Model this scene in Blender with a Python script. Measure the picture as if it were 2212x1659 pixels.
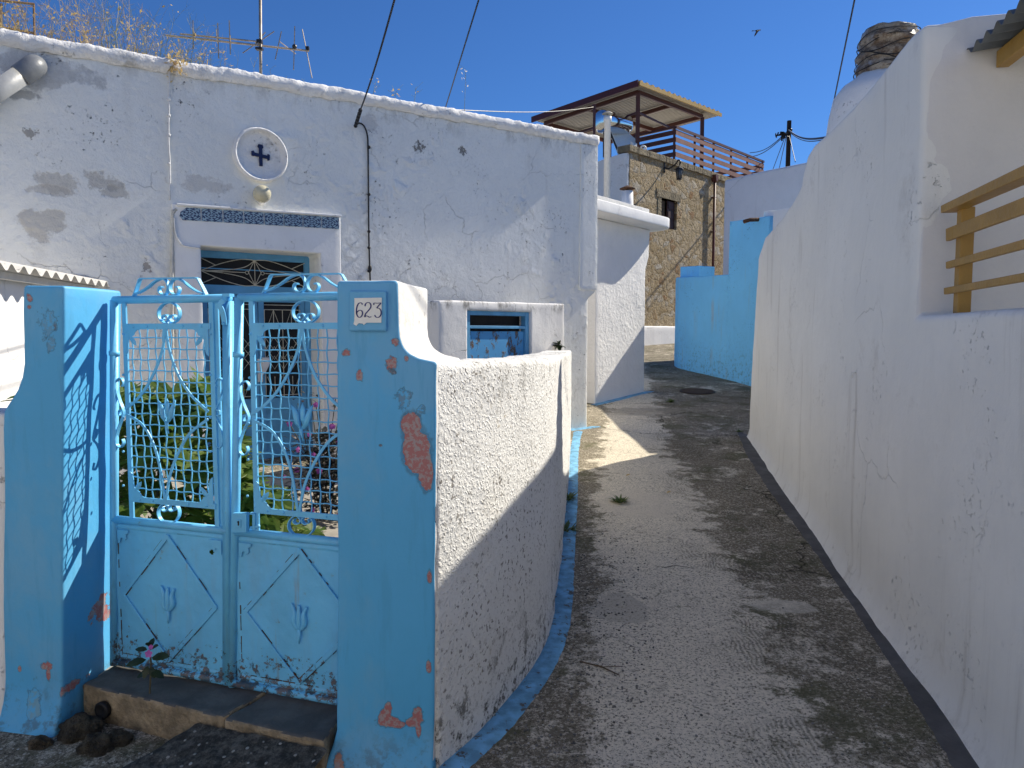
import bpy, bmesh, math, random
from mathutils import Vector, Matrix, noise

random.seed(7)
R = math.radians
SC = bpy.context.scene
for o in list(bpy.data.objects):
    bpy.data.objects.remove(o)

# ------------------------------------------------------------------ camera
FPX, CX, CY, VH, EYE = 1550.0, 1106.0, 829.5, 720.0, 1.6
PITCH = math.atan((CY - VH) / FPX)
cd = bpy.data.cameras.new('camera')
cam = bpy.data.objects.new('camera', cd)
SC.collection.objects.link(cam)
cam.location = (0, 0, EYE)
cam.rotation_euler = (math.pi / 2 - PITCH, 0, 0)
cd.sensor_width = 36
cd.lens = FPX / 2212 * 36
cd.clip_start = 0.05
cd.clip_end = 2000
SC.camera = cam

# ------------------------------------------------------------------ light
SUN_AZ, SUN_EL = 57.3, 40.5      # azimuth from +Y towards +X
w = bpy.data.worlds.new('World')
SC.world = w
w.use_nodes = True
nt = w.node_tree
nt.nodes.clear()
sky = nt.nodes.new('ShaderNodeTexSky')
sky.sky_type = 'NISHITA'
sky.sun_disc = False
sky.sun_elevation = R(SUN_EL)
sky.sun_rotation = R(SUN_AZ)
sky.altitude = 0
sky.air_density = 1.0
sky.dust_density = 0.15
sky.ozone_density = 7.0
bg = nt.nodes.new('ShaderNodeBackground')
bg.inputs['Strength'].default_value = 0.097
ow = nt.nodes.new('ShaderNodeOutputWorld')
tint = nt.nodes.new('ShaderNodeMix')
tint.data_type = 'RGBA'
tint.blend_type = 'MULTIPLY'
tint.inputs[0].default_value = 1.0
tint.inputs[7].default_value = (0.35, 0.56, 0.80, 1)
nt.links.new(sky.outputs[0], tint.inputs[6])
nt.links.new(tint.outputs[2], bg.inputs[0])
nt.links.new(bg.outputs[0], ow.inputs[0])

sl = bpy.data.lights.new('sun', 'SUN')
sl.energy = 4.7
sl.angle = R(0.5)
sl.color = (1.0, 0.93, 0.80)
sun = bpy.data.objects.new('sun', sl)
SC.collection.objects.link(sun)
sdir = Vector((math.sin(R(SUN_AZ)) * math.cos(R(SUN_EL)), math.cos(R(SUN_AZ)) * math.cos(R(SUN_EL)), math.sin(R(SUN_EL))))
sun.rotation_euler = sdir.to_track_quat('Z', 'Y').to_euler()
sun.location = sdir * 40

SC.view_settings.view_transform = 'Standard'
SC.view_settings.look = 'None'
SC.view_settings.exposure = 0.55
SC.view_settings.gamma = 1
SC.render.engine = 'CYCLES'
SC.cycles.max_bounces = 10
SC.cycles.diffuse_bounces = 8

# ------------------------------------------------------------------ survey helpers
def ray(u, v):
    x = (u - CX) / FPX
    z = -(v - CY) / FPX
    return Vector((x, math.cos(PITCH) + math.sin(PITCH) * z, -math.sin(PITCH) + math.cos(PITCH) * z))

def atz(u, v, z):
    d = ray(u, v)
    t = (z - EYE) / d.z
    return Vector((d.x * t, d.y * t, z))

def aty(u, v, y):
    d = ray(u, v)
    t = y / d.y
    return Vector((d.x * t, y, EYE + d.z * t))

class Pl:
    """a vertical plane of the place: a point on it and the compass heading of its s axis"""
    def __init__(s, P, hd):
        s.P = Vector((P[0], P[1], 0))
        a = R(hd)
        s.h = Vector((math.sin(a), math.cos(a), 0))
        s.n = Vector((math.cos(a), -math.sin(a), 0))
        if (-s.P).dot(s.n) < 0:
            s.n = -s.n
    def pt(s, a, z, n=0.0):
        return s.P + s.h * a + s.n * n + Vector((0, 0, z))
    def P3(s, u, v, n=0.0):
        d = ray(u, v)
        P = s.P + s.n * n
        t = P.dot(s.n) / d.dot(s.n)
        q = d * t
        return Vector((q.x, q.y, q.z + EYE))
    def px(s, u, v, n=0.0):
        q = s.P3(u, v, n)
        return ((q - s.P).dot(s.h), q.z)

def lerp(a, b, t):
    return a + (b - a) * t

GK = [(-1000, 0), (2.5, 0), (6, 0.10), (10, 0.22), (13, 0.36), (15, 0.52), (19, 0.85), (25, 1.1), (30, 1.3), (36, 1.35), (2000, 1.35)]
def g0(y):
    for (a, b), (c, d) in zip(GK, GK[1:]):
        if y <= c:
            return lerp(b, d, (y - a) / (c - a))
    return GK[-1][1]

def G(x, y):
    """height of the alley surface"""
    k = 1.0 if abs(x) < 12 and y < 40 else 0.0
    v = Vector((x, y, 0))
    return g0(y) + k * (0.016 * noise.noise(v * 0.8) + 0.006 * noise.noise(v * 3.1) + 0.002 * noise.noise(v * 9.0))

# ------------------------------------------------------------------ node helpers
class NT:
    def __init__(s, name):
        s.m = bpy.data.materials.new(name)
        s.m.use_nodes = True
        s.t = s.m.node_tree
        s.t.nodes.clear()
        s.out = s.t.nodes.new('ShaderNodeOutputMaterial')
        s.b = s.t.nodes.new('ShaderNodeBsdfPrincipled')
        s.t.links.new(s.b.outputs[0], s.out.inputs[0])
        g = s.t.nodes.new('ShaderNodeNewGeometry')
        s.pos = g.outputs['Position']
    def link(s, a, b):
        s.t.links.new(a, b)
    def put(s, sock, v):
        if isinstance(v, bpy.types.NodeSocket):
            s.link(v, sock)
        elif isinstance(v, (tuple, list, Vector)):
            v = tuple(v)
            if len(sock.default_value) == 4 and len(v) == 3:
                v = v + (1,)
            sock.default_value = v
        else:
            sock.default_value = v
    def math(s, op, a, b=0.0, c=None, clamp=False):
        n = s.t.nodes.new('ShaderNodeMath')
        n.operation = op
        n.use_clamp = clamp
        s.put(n.inputs[0], a)
        s.put(n.inputs[1], b)
        if c is not None:
            s.put(n.inputs[2], c)
        return n.outputs[0]
    def vmath(s, op, a, b=(0, 0, 0)):
        n = s.t.nodes.new('ShaderNodeVectorMath')
        n.operation = op
        s.put(n.inputs[0], a)
        if op == 'SCALE':
            s.put(n.inputs['Scale'], b)
        else:
            s.put(n.inputs[1], b)
        return n.outputs['Value'] if op in ('LENGTH', 'DOT_PRODUCT', 'DISTANCE') else n.outputs[0]
    def noise(s, scale, detail=4, rough=0.55, vec=None, kind=None, color=False, dist=0.0):
        n = s.t.nodes.new('ShaderNodeTexNoise')
        if kind:
            n.noise_type = kind
            n.normalize = True
        n.inputs['Scale'].default_value = scale
        n.inputs['Detail'].default_value = detail
        n.inputs['Roughness'].default_value = rough
        n.inputs['Distortion'].default_value = dist
        s.link(vec if vec is not None else s.pos, n.inputs['Vector'])
        return n.outputs['Color' if color else 0]
    def voro(s, scale, feature='F1', vec=None, out='Distance', rnd=1.0):
        n = s.t.nodes.new('ShaderNodeTexVoronoi')
        n.feature = feature
        n.inputs['Scale'].default_value = scale
        n.inputs['Randomness'].default_value = rnd
        s.link(vec if vec is not None else s.pos, n.inputs['Vector'])
        return n.outputs[out]
    def ramp(s, v, a, b, lo=0.0, hi=1.0):
        n = s.t.nodes.new('ShaderNodeMapRange')
        n.interpolation_type = 'SMOOTHSTEP'
        s.put(n.inputs['Value'], v)
        n.inputs['From Min'].default_value = a
        n.inputs['From Max'].default_value = b
        n.inputs['To Min'].default_value = lo
        n.inputs['To Max'].default_value = hi
        return n.outputs[0]
    def mix(s, f, a, b):
        n = s.t.nodes.new('ShaderNodeMix')
        n.data_type = 'RGBA'
        s.put(n.inputs[0], f)
        s.put(n.inputs[6], a)
        s.put(n.inputs[7], b)
        return n.outputs[2]
    def scalev(s, vec, sc):
        return s.vmath('MULTIPLY', vec, sc)
    def warp(s, amt, scale, vec=None):
        c = s.noise(scale, 3, 0.6, vec=vec, color=True)
        c = s.vmath('SUBTRACT', c, (0.5, 0.5, 0.5))
        c = s.vmath('SCALE', c, amt)
        return s.vmath('ADD', vec if vec is not None else s.pos, c)
    def bump(s, h, strength=0.5, dist=0.01, normal=None):
        n = s.t.nodes.new('ShaderNodeBump')
        n.inputs['Strength'].default_value = strength
        n.inputs['Distance'].default_value = dist
        s.put(n.inputs['Height'], h)
        if normal is not None:
            s.link(normal, n.inputs['Normal'])
        return n.outputs[0]
    def ell(s, c, r, rot=0.0, amp=0.35, ns=9.0, soft=0.06, tilt=0.0, more=()):
        """mask of one wobbly patch: centre, radii (along wall, across, up), heading, tilt"""
        v = s.vmath('SUBTRACT', s.pos, tuple(c))
        n = s.t.nodes.new('ShaderNodeVectorRotate')
        n.rotation_type = 'Z_AXIS'
        s.link(v, n.inputs['Vector'])
        n.inputs['Angle'].default_value = rot
        v = n.outputs[0]
        if tilt:
            n = s.t.nodes.new('ShaderNodeVectorRotate')
            n.rotation_type = 'Y_AXIS'
            s.link(v, n.inputs['Vector'])
            n.inputs['Angle'].default_value = tilt
            v = n.outputs[0]
        v = s.vmath('DIVIDE', v, tuple(r))
        l = s.vmath('LENGTH', v)
        for c2_, r2_ in more:
            v2 = s.vmath('DIVIDE', s.vmath('SUBTRACT', s.pos, tuple(c2_)), tuple(r2_))
            l = s.math('SMOOTH_MIN', l, s.vmath('LENGTH', v2), 0.25)
        k = s.noise(ns, 5, 0.65)
        k = s.math('SUBTRACT', k, 0.5)
        l = s.math('MULTIPLY_ADD', k, amp * 5.0, l)
        s.rim = s.math('MULTIPLY', s.ramp(l, 1.30, 1.02), s.ramp(l, 0.98, 1.05))
        return s.ramp(l, 1.0, 1.0 - soft, 0, 1)
    def done(s, col, rough=0.8, normal=None, metal=0.0, spec=0.3):
        s.put(s.b.inputs['Base Color'], col)
        s.put(s.b.inputs['Roughness'], rough)
        s.b.inputs['Metallic'].default_value = metal
        s.b.inputs['Specular IOR Level'].default_value = spec
        if normal is not None:
            s.link(normal, s.b.inputs['Normal'])
        return s.m

def plaster(name, col=(0.86, 0.845, 0.81), b_big=0.5, b_mid=0.5, b_fine=0.3, speck=0.0, crack=0.0, streak=0.0,
            stain=0.0, patches=(), dist=0.012, speck_col=(0.06, 0.05, 0.045), stain_col=(0.42, 0.37, 0.29), ridge=0.0,
            pit=0.0, lowgrime=None, rough=0.8, spec=0.25, topgrime=None, fade=None):
    m = NT(name)
    big = m.noise(1.3, 5, 0.6)
    c = m.mix(m.ramp(big, 0.3, 0.7), tuple(k * 0.93 for k in col), col)
    # brush and limewash blotches
    bl = m.noise(7, 6, 0.7, vec=m.scalev(m.pos, (1, 1, 0.45)))
    c = m.mix(m.ramp(bl, 0.45, 0.75, 0, 0.35), c, tuple(k * 0.86 for k in col))
    if fade:
        c = m.mix(m.ramp(m.noise(2.2, 6, 0.65, vec=m.scalev(m.warp(0.3, 2), (1, 1, 0.6))), 0.44, 0.62, 0, 0.55), c, fade)
        c = m.mix(m.ramp(m.noise(5, 5, 0.7, vec=m.scalev(m.pos, (4, 4, 0.5))), 0.52, 0.66, 0, 0.35), c, tuple(k * 0.75 for k in col))
    if stain:
        st = m.noise(2.6, 8, 0.72, vec=m.warp(0.3, 2.0))
        c = m.mix(m.ramp(st, 0.56, 0.74, 0, stain), c, stain_col)
    if streak:
        sv = m.scalev(m.pos, (5.5, 5.5, 0.35))
        s1 = m.noise(1.0, 6, 0.65, vec=sv)
        s2 = m.ramp(m.noise(1.1, 3, 0.5), 0.42, 0.6)
        f = m.math('MULTIPLY', m.ramp(s1, 0.53, 0.72, 0, streak), s2)
        c = m.mix(f, c, (0.40, 0.36, 0.30))
    h = m.math('MULTIPLY', m.noise(3.2, 6, 0.6), b_big * 2.2)
    h = m.math('MULTIPLY_ADD', m.noise(16, 6, 0.62, vec=m.warp(0.06, 8)), b_mid * 0.8, h)
    h = m.math('MULTIPLY_ADD', m.noise(85, 4, 0.6), b_fine * 0.22, h)
    if ridge:
        rd = m.noise(5.5, 6, 0.6, vec=m.warp(0.35, 3.0), kind='RIDGED_MULTIFRACTAL')
        rk = m.ramp(m.noise(0.9, 2, 0.5), 0.4, 0.62)
        h = m.math('MULTIPLY_ADD', m.math('MULTIPLY', rd, rk), ridge, h)
    if pit:
        pv = m.voro(62, 'F1', vec=m.warp(0.05, 26))
        h = m.math('MULTIPLY_ADD', m.ramp(pv, 0.05, 0.6), -pit, h)
        pm = m.math('MULTIPLY', m.ramp(m.noise(48, 3, 0.6), 0.575, 0.64), m.ramp(m.noise(3.0, 4, 0.6), 0.38, 0.6, 0.25, 0.9))
        c = m.mix(pm, c, (0.16, 0.14, 0.12))
        yl = m.math('MULTIPLY', m.ramp(m.noise(26, 5, 0.75), 0.56, 0.68), m.ramp(m.noise(2.2, 4, 0.6), 0.48, 0.7, 0, 0.7))
        c = m.mix(yl, c, (0.36, 0.27, 0.13))
    if crack:
        cv = m.warp(0.28, 3.5)
        cv = m.vmath('ADD', cv, m.vmath('SCALE', m.vmath('SUBTRACT', m.noise(22, 3, 0.6, color=True), (0.5, 0.5, 0.5)), 0.05))
        e = m.voro(1.25, 'DISTANCE_TO_EDGE', vec=cv)
        line = m.ramp(e, 0.0065, 0.0018)
        mk = m.ramp(m.noise(0.8, 3, 0.6, vec=m.vmath('ADD', m.pos, (3.1, 1.7, 4.4))), 0.50, 0.60)
        lf = m.math('MULTIPLY', line, mk)
        c = m.mix(m.math('MULTIPLY', lf, crack * 0.75), c, (0.30, 0.28, 0.25))
        h = m.math('MULTIPLY_ADD', lf, -0.5, h)
    if speck:
        a = m.ramp(m.noise(26, 6, 0.8), 0.595, 0.64)
        b = m.ramp(m.noise(2.1, 4, 0.65, vec=m.vmath('ADD', m.pos, (7.3, 2.2, 1.9))), 0.52, 0.62)
        lf = m.math('MULTIPLY', a, b)
        c = m.mix(m.math('MULTIPLY', lf, speck), c, speck_col)
        h = m.math('MULTIPLY_ADD', lf, -0.7, h)
    if topgrime:
        z0, z1, amt = topgrime
        z = m.t.nodes.new('ShaderNodeSeparateXYZ')
        m.link(m.pos, z.inputs[0])
        f = m.math('MULTIPLY', m.ramp(z.outputs[2], z0, z1), m.ramp(m.noise(6, 7, 0.75, vec=m.scalev(m.pos, (1, 1, 0.5))), 0.47, 0.66))
        c = m.mix(m.math('MULTIPLY', f, amt), c, (0.14, 0.13, 0.11))
    if lowgrime:
        z0, z1, amt = lowgrime
        z = m.t.nodes.new('ShaderNodeSeparateXYZ')
        m.link(m.pos, z.inputs[0])
        f = m.math('MULTIPLY', m.ramp(z.outputs[2], z1, z0), m.ramp(m.noise(13, 7, 0.75), 0.50, 0.62))
        c = m.mix(m.math('MULTIPLY', f, amt), c, (0.07, 0.065, 0.05))
    for p in patches:
        f = m.ell(p['c'], p['r'], p.get('rot', 0), p.get('amp', 0.35), p.get('ns', 9), p.get('soft', 0.06), p.get('tilt', 0), p.get('more', ()))
        pc = p['col']
        if p.get('col2'):
            pc = m.mix(m.ramp(m.noise(p.get('cs', 30), 5, 0.7), 0.47, 0.56), p['col'], p['col2'])
        if p.get('str', 1) != 1:
            f = m.math('MULTIPLY', f, p['str'])
        if p.get('rimk'):
            c = m.mix(m.math('MULTIPLY', m.rim, p['rimk']), c, (0.05, 0.07, 0.09))
        c = m.mix(f, c, pc)
        h = m.math('MULTIPLY_ADD', f, p.get('h', -0.35), h)
    nb = m.bump(h, 1.0, dist)
    return m.done(c, rough, nb, spec=spec)

def simple(name, col, rough=0.5, metal=0.0, var=0.15, ns=14, bump=0.15, dist=0.004, spec=0.4, rust=0.0, rust_col=(0.16, 0.06, 0.02)):
    m = NT(name)
    k = m.noise(ns, 5, 0.6)
    c = m.mix(m.ramp(k, 0.35, 0.7), tuple(x * (1 - var) for x in col), tuple(min(1, x * (1 + var * 0.4)) for x in col))
    h = m.noise(ns * 4, 4, 0.6)
    if rust:
        f = m.ramp(m.noise(ns * 1.3, 6, 0.75), 0.64 - 0.1 * rust, 0.70 - 0.1 * rust)
        c = m.mix(f, c, rust_col)
        h = m.math('MULTIPLY_ADD', f, 0.5, h)
    return m.done(c, rough, m.bump(h, bump * 3, dist), metal, spec)

def hx(s, k=1.0):
    r = [int(s[i:i + 2], 16) / 255 for i in (0, 2, 4)]
    return tuple(k * (x / 12.92 if x < 0.04045 else ((x + 0.055) / 1.055) ** 2.4) for x in r)

# ------------------------------------------------------------------ mesh helpers
ORG = {}
COL = SC.collection

def tag(o, label=None, cat=None, group=None, kind=None):
    if label: o['label'] = label
    if cat: o['category'] = cat
    if group: o['group'] = group
    if kind: o['kind'] = kind
    return o

def thing(name, loc, label, cat, group=None):
    o = bpy.data.objects.new(name, None)
    o.empty_display_size = 0.2
    COL.objects.link(o)
    o.location = loc
    ORG[o] = Vector(loc)
    tag(o, label, cat, group)
    return o

def link_mesh(name, me, mats, parent=None, origin=None, smooth=True):
    if parent is not None:
        og = ORG[parent]
    elif origin is not None:
        og = Vector(origin)
    else:
        xs = [v.co for v in me.vertices]
        og = Vector((sum(v.x for v in xs) / len(xs), sum(v.y for v in xs) / len(xs), min(v.z for v in xs)))
    me.transform(Matrix.Translation(-og))
    if not isinstance(mats, (list, tuple)):
        mats = [mats]
    for m in mats:
        me.materials.append(m)
    o = bpy.data.objects.new(name, me)
    COL.objects.link(o)
    if parent is not None:
        o.parent = parent
    else:
        o.location = og
    ORG[o] = og
    if smooth:
        for p in me.polygons:
            p.use_smooth = True
    return o

class MB:
    def __init__(s):
        s.V = []
        s.F = []
        s.M = []
        s.mi = 0
    def add(s, vs, fs):
        b = len(s.V)
        s.V += [Vector(v) for v in vs]
        for f in fs:
            s.F.append([b + i for i in f])
            s.M.append(s.mi)
        return s
    def box(s, c, ax, ay, az):
        """centre and three half-axis vectors"""
        c = Vector(c)
        vs = []
        for i in (-1, 1):
            for j in (-1, 1):
                for k in (-1, 1):
                    vs.append(c + Vector(ax) * i + Vector(ay) * j + Vector(az) * k)
        fs = [(0, 1, 3, 2), (4, 6, 7, 5), (0, 4, 5, 1), (2, 3, 7, 6), (0, 2, 6, 4), (1, 5, 7, 3)]
        return s.add(vs, fs)
    def bar(s, a, b, wdt, dep, n):
        """rectangular bar from a to b; dep is its size along n, wdt across"""
        a = Vector(a); b = Vector(b); n = Vector(n).normalized()
        d = (b - a).normalized()
        t = d.cross(n).normalized()
        n2 = t.cross(d).normalized()
        return s.box((a + b) / 2, (b - a) / 2, t * wdt / 2, n2 * dep / 2)
    def tube(s, pts, r, sides=6, ref=(0, 0, 1), caps=True, closed=False):
        pts = [Vector(p) for p in pts]
        n = len(pts)
        rs = r if isinstance(r, (list, tuple)) else [r] * n
        vs = []
        up = Vector(ref)
        for i, p in enumerate(pts):
            if closed:
                d = pts[(i + 1) % n] - pts[i - 1]
            else:
                d = pts[min(i + 1, n - 1)] - pts[max(i - 1, 0)]
            if d.length < 1e-9:
                d = Vector((0, 0, 1))
            d.normalize()
            x = d.cross(up)
            if x.length < 1e-3:
                x = d.cross(Vector((1, 0.3, 0)))
            x.normalize()
            y = x.cross(d)
            up = y
            for k in range(sides):
                a = 2 * math.pi * k / sides
                vs.append(p + (x * math.cos(a) + y * math.sin(a)) * rs[i])
        fs = []
        for i in range(n if closed else n - 1):
            j = (i + 1) % n
            for k in range(sides):
                l = (k + 1) % sides
                fs.append((i * sides + k, i * sides + l, j * sides + l, j * sides + k))
        if caps and not closed:
            fs.append(tuple(range(sides))[::-1])
            fs.append(tuple((n - 1) * sides + k for k in range(sides)))
        return s.add(vs, fs)
    def strip(s, pts, n, thick, depth):
        """flat bar bent along pts, lying on edge: depth along n, thick in the plane of the curve"""
        pts = [Vector(p) for p in pts]
        n = Vector(n).normalized()
        vs = []
        m = len(pts)
        for i, p in enumerate(pts):
            d = (pts[min(i + 1, m - 1)] - pts[max(i - 1, 0)])
            if d.length < 1e-9:
                d = Vector((0, 0, 1))
            t = d.normalized().cross(n).normalized()
            for a, b in ((-1, -1), (1, -1), (1, 1), (-1, 1)):
                vs.append(p + t * a * thick / 2 + n * b * depth / 2)
        fs = []
        for i in range(m - 1):
            for k in range(4):
                l = (k + 1) % 4
                fs.append((i * 4 + k, i * 4 + l, i * 4 + 4 + l, i * 4 + 4 + k))
        fs.append((0, 3, 2, 1))
        fs.append((m * 4 - 4, m * 4 - 3, m * 4 - 2, m * 4 - 1))
        return s.add(vs, fs)
    def prism(s, poly, e):
        e = Vector(e)
        poly = [Vector(p) for p in poly]
        n = len(poly)
        vs = poly + [p + e for p in poly]
        fs = [tuple(range(n)), tuple(range(2 * n - 1, n - 1, -1))]
        for i in range(n):
            j = (i + 1) % n
            fs.append((i, i + n, j + n, j))
        return s.add(vs, fs)
    def lathe(s, c, prof, sides=20, axis=(0, 0, 1), cap=True):
        """profile of (radius, height) along axis from c"""
        c = Vector(c)
        ax = Vector(axis).normalized()
        x = ax.cross(Vector((0.2, 1, 0.1))).normalized()
        y = ax.cross(x)
        vs = []
        for r, h in prof:
            for k in range(sides):
                a = 2 * math.pi * k / sides
                vs.append(c + ax * h + (x * math.cos(a) + y * math.sin(a)) * r)
        fs = []
        for i in range(len(prof) - 1):
            for k in range(sides):
                l = (k + 1) % sides
                fs.append((i * sides + k, i * sides + l, (i + 1) * sides + l, (i + 1) * sides + k))
        if cap:
            fs.append(tuple(range(sides))[::-1])
            fs.append(tuple((len(prof) - 1) * sides + k for k in range(sides)))
        return s.add(vs, fs)
    def ball(s, c, r, seg=16, rings=10, sc=(1, 1, 1)):
        c = Vector(c)
        vs = []
        for i in range(rings + 1):
            t = math.pi * i / rings
            for k in range(seg):
                a = 2 * math.pi * k / seg
                vs.append(c + Vector((math.sin(t) * math.cos(a) * sc[0], math.sin(t) * math.sin(a) * sc[1], math.cos(t) * sc[2])) * r)
        fs = []
        for i in range(rings):
            for k in range(seg):
                l = (k + 1) % seg
                fs.append((i * seg + k, (i + 1) * seg + k, (i + 1) * seg + l, i * seg + l))
        return s.add(vs, fs)
    def build(s, name, mats, parent=None, origin=None, smooth=False, bevel=0.0, fix=True, merge=False):
        me = bpy.data.meshes.new(name)
        me.from_pydata([tuple(v) for v in s.V], [], s.F)
        for p, mi in zip(me.polygons, s.M):
            p.material_index = mi
        bm = bmesh.new()
        bm.from_mesh(me)
        if merge:
            bmesh.ops.remove_doubles(bm, verts=bm.verts, dist=1e-5)
        if fix:
            bmesh.ops.recalc_face_normals(bm, faces=bm.faces)
        if bevel:
            es = [e for e in bm.edges if len(e.link_faces) == 2 and e.calc_face_angle(0) > 0.6]
            bmesh.ops.bevel(bm, geom=es, offset=bevel, segments=2, affect='EDGES', profile=0.5, clamp_overlap=True)
        bm.to_mesh(me)
        bm.free()
        me.update()
        return link_mesh(name, me, mats, parent, origin, smooth)

def rough_bm(bm, amp, freq, amp2=0.0, freq2=8.0):
    bm.normal_update()
    for v in bm.verts:
        c = v.co
        d = amp * noise.fractal(c * freq, 0.6, 2.0, 3)
        if amp2:
            d += amp2 * noise.fractal(c * freq2, 0.6, 2.0, 4)
        v.co = c + v.normal * d

def slab(name, pts, E, mats, parent=None, cell=0.08, bevel=0.02, amp=0.006, freq=1.5, amp2=0.002, freq2=9.0,
         deform=None, pick=None, origin=None, smooth=True, segs=3):
    """a thick plastered polygon: outline pts (planar, world), thickness vector E, softened and uneven"""
    bm = bmesh.new()
    E = Vector(E)
    vs = [bm.verts.new(p) for p in pts]
    f = bm.faces.new(vs)
    f.normal_update()
    r = bmesh.ops.extrude_face_region(bm, geom=[f])
    bmesh.ops.translate(bm, verts=[e for e in r['geom'] if isinstance(e, bmesh.types.BMVert)], vec=E)
    bmesh.ops.recalc_face_normals(bm, faces=bm.faces)
    if bevel:
        es = [e for e in bm.edges if e.calc_face_angle(0) > 0.35]
        bmesh.ops.bevel(bm, geom=es, offset=bevel, segments=segs, affect='EDGES', profile=0.5, clamp_overlap=True)
    if cell:
        n = E.normalized()
        up = Vector((0, 0, 1))
        if abs(n.z) > 0.9:
            ax = [Vector((1, 0, 0)), Vector((0, 1, 0)), n]
        else:
            ax = [up, up.cross(n).normalized(), n]
        for a in ax:
            ds = [v.co.dot(a) for v in bm.verts]
            lo, hi = min(ds), max(ds)
            k = int((hi - lo) / cell)
            if k > 260: k = 260
            for i in range(1, k):
                d = lo + (hi - lo) * i / k
                bmesh.ops.bisect_plane(bm, geom=bm.verts[:] + bm.edges[:] + bm.faces[:], plane_co=a * d, plane_no=a, dist=1e-4)
    if amp or amp2:
        rough_bm(bm, amp, freq, amp2, freq2)
    if deform:
        for v in bm.verts:
            v.co = deform(v.co.copy())
    bm.normal_update()
    if pick:
        for fc in bm.faces:
            fc.material_index = pick(fc)
    me = bpy.data.meshes.new(name)
    bm.to_mesh(me)
    bm.free()
    return link_mesh(name, me, mats, parent, origin, smooth)

def pathwall(name, S, thick, mats, parent=None, cell=0.07, r=0.03, amp=0.006, amp2=0.002, side=1, origin=None, freq=1.5, freq2=9, lean=0.0):
    """a wall swept along stations (x, y, z_bottom, z_top); S is its outer foot, thickness to one side"""
    st = []
    for a, b in zip(S, S[1:]):
        L = math.hypot(b[0] - a[0], b[1] - a[1])
        k = max(1, int(L / cell))
        for i in range(k):
            t = i / k
            st.append([lerp(a[j], b[j], t) for j in range(4)])
    st.append(list(S[-1]))
    V = []
    prof_n = None
    for i, q in enumerate(st):
        a = st[max(0, i - 1)]
        b = st[min(len(st) - 1, i + 1)]
        j = i
        while math.hypot(b[0] - a[0], b[1] - a[1]) < 1e-4:
            j += 1
            b = st[min(len(st) - 1, j)]
            a = st[max(0, i - 2)]
        d = Vector((b[0] - a[0], b[1] - a[1], 0)).normalized()
        n = Vector((-d.y, d.x, 0)) * side     # inward
        zb, zt = q[2], q[3]
        H = max(0.2, zt - zb)
        rows = max(4, int((max(x[3] - x[2] for x in S)) / cell))
        prof = [(0, zb + (zt - r - zb) * k / rows) for k in range(rows + 1)]
        for k in range(1, 4):
            t = math.pi / 2 * k / 4
            prof.append((r - r * math.cos(t), zt - r + r * math.sin(t)))
        for k in range(0, 4):
            prof.append((r + (thick - 2 * r) * k / 3, zt))
        for k in range(1, 4):
            t = math.pi / 2 * k / 4
            prof.append((thick - r + r * math.sin(t), zt - r + r * math.cos(t)))
        for k in range(rows // 2 + 1):
            prof.append((thick, (zt - r) + (zb - (zt - r)) * k / (rows // 2)))
        prof_n = len(prof)
        for o, z in prof:
            V.append(Vector((q[0], q[1], 0)) + n * (o + lean * (z - zb)) + Vector((0, 0, z)))
    F = []
    for i in range(len(st) - 1):
        for k in range(prof_n - 1):
            F.append((i * prof_n + k, i * prof_n + k + 1, (i + 1) * prof_n + k + 1, (i + 1) * prof_n + k))
    F.append(tuple(range(prof_n)))
    F.append(tuple((len(st) - 1) * prof_n + k for k in range(prof_n))[::-1])
    me = bpy.data.meshes.new(name)
    me.from_pydata([tuple(v) for v in V], [], F)
    bm = bmesh.new()
    bm.from_mesh(me)
    bmesh.ops.recalc_face_normals(bm, faces=bm.faces)
    rough_bm(bm, amp, freq, amp2, freq2)
    bm.to_mesh(me)
    bm.free()
    return link_mesh(name, me, mats, parent, origin)

def spline(P, k=6):
    """Catmull-Rom through points"""
    P = [Vector(p) for p in P]
    out = []
    n = len(P)
    for i in range(n - 1):
        a = P[max(0, i - 1)]; b = P[i]; c = P[i + 1]; d = P[min(n - 1, i + 2)]
        for j in range(k):
            t = j / k
            out.append(0.5 * ((2 * b) + (c - a) * t + (2 * a - 5 * b + 4 * c - d) * t * t + (3 * b - a - 3 * c + d) * t ** 3))
    out.append(P[-1])
    return out

# ------------------------------------------------------------------ the planes of the place
FAC = Pl(atz(1270, 920, 0.25)[:2], 55.5)       # street face of the white house
RWP = Pl((1.749, 2.541), 11.6)                 # house wall along the right of the alley
GAT = Pl((-0.69, 2.696), 108.0)                # the gate, s runs to the right
BLUE = (0.095, 0.43, 0.74)

# ------------------------------------------------------------------ materials
def fp(u, v, n=0.0):
    return FAC.P3(u, v, n)
frot = R(90 - 55.5)
def fpatch(u, v, rw, rh, col, **k):
    c = fp(u, v)
    s = 1 / FPX * c.y
    d = dict(c=c, r=(rw * s * 1.7, 0.5, rh * s), rot=-frot, col=col, soft=0.3, str=0.6)
    d.update(k)
    return d

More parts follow.
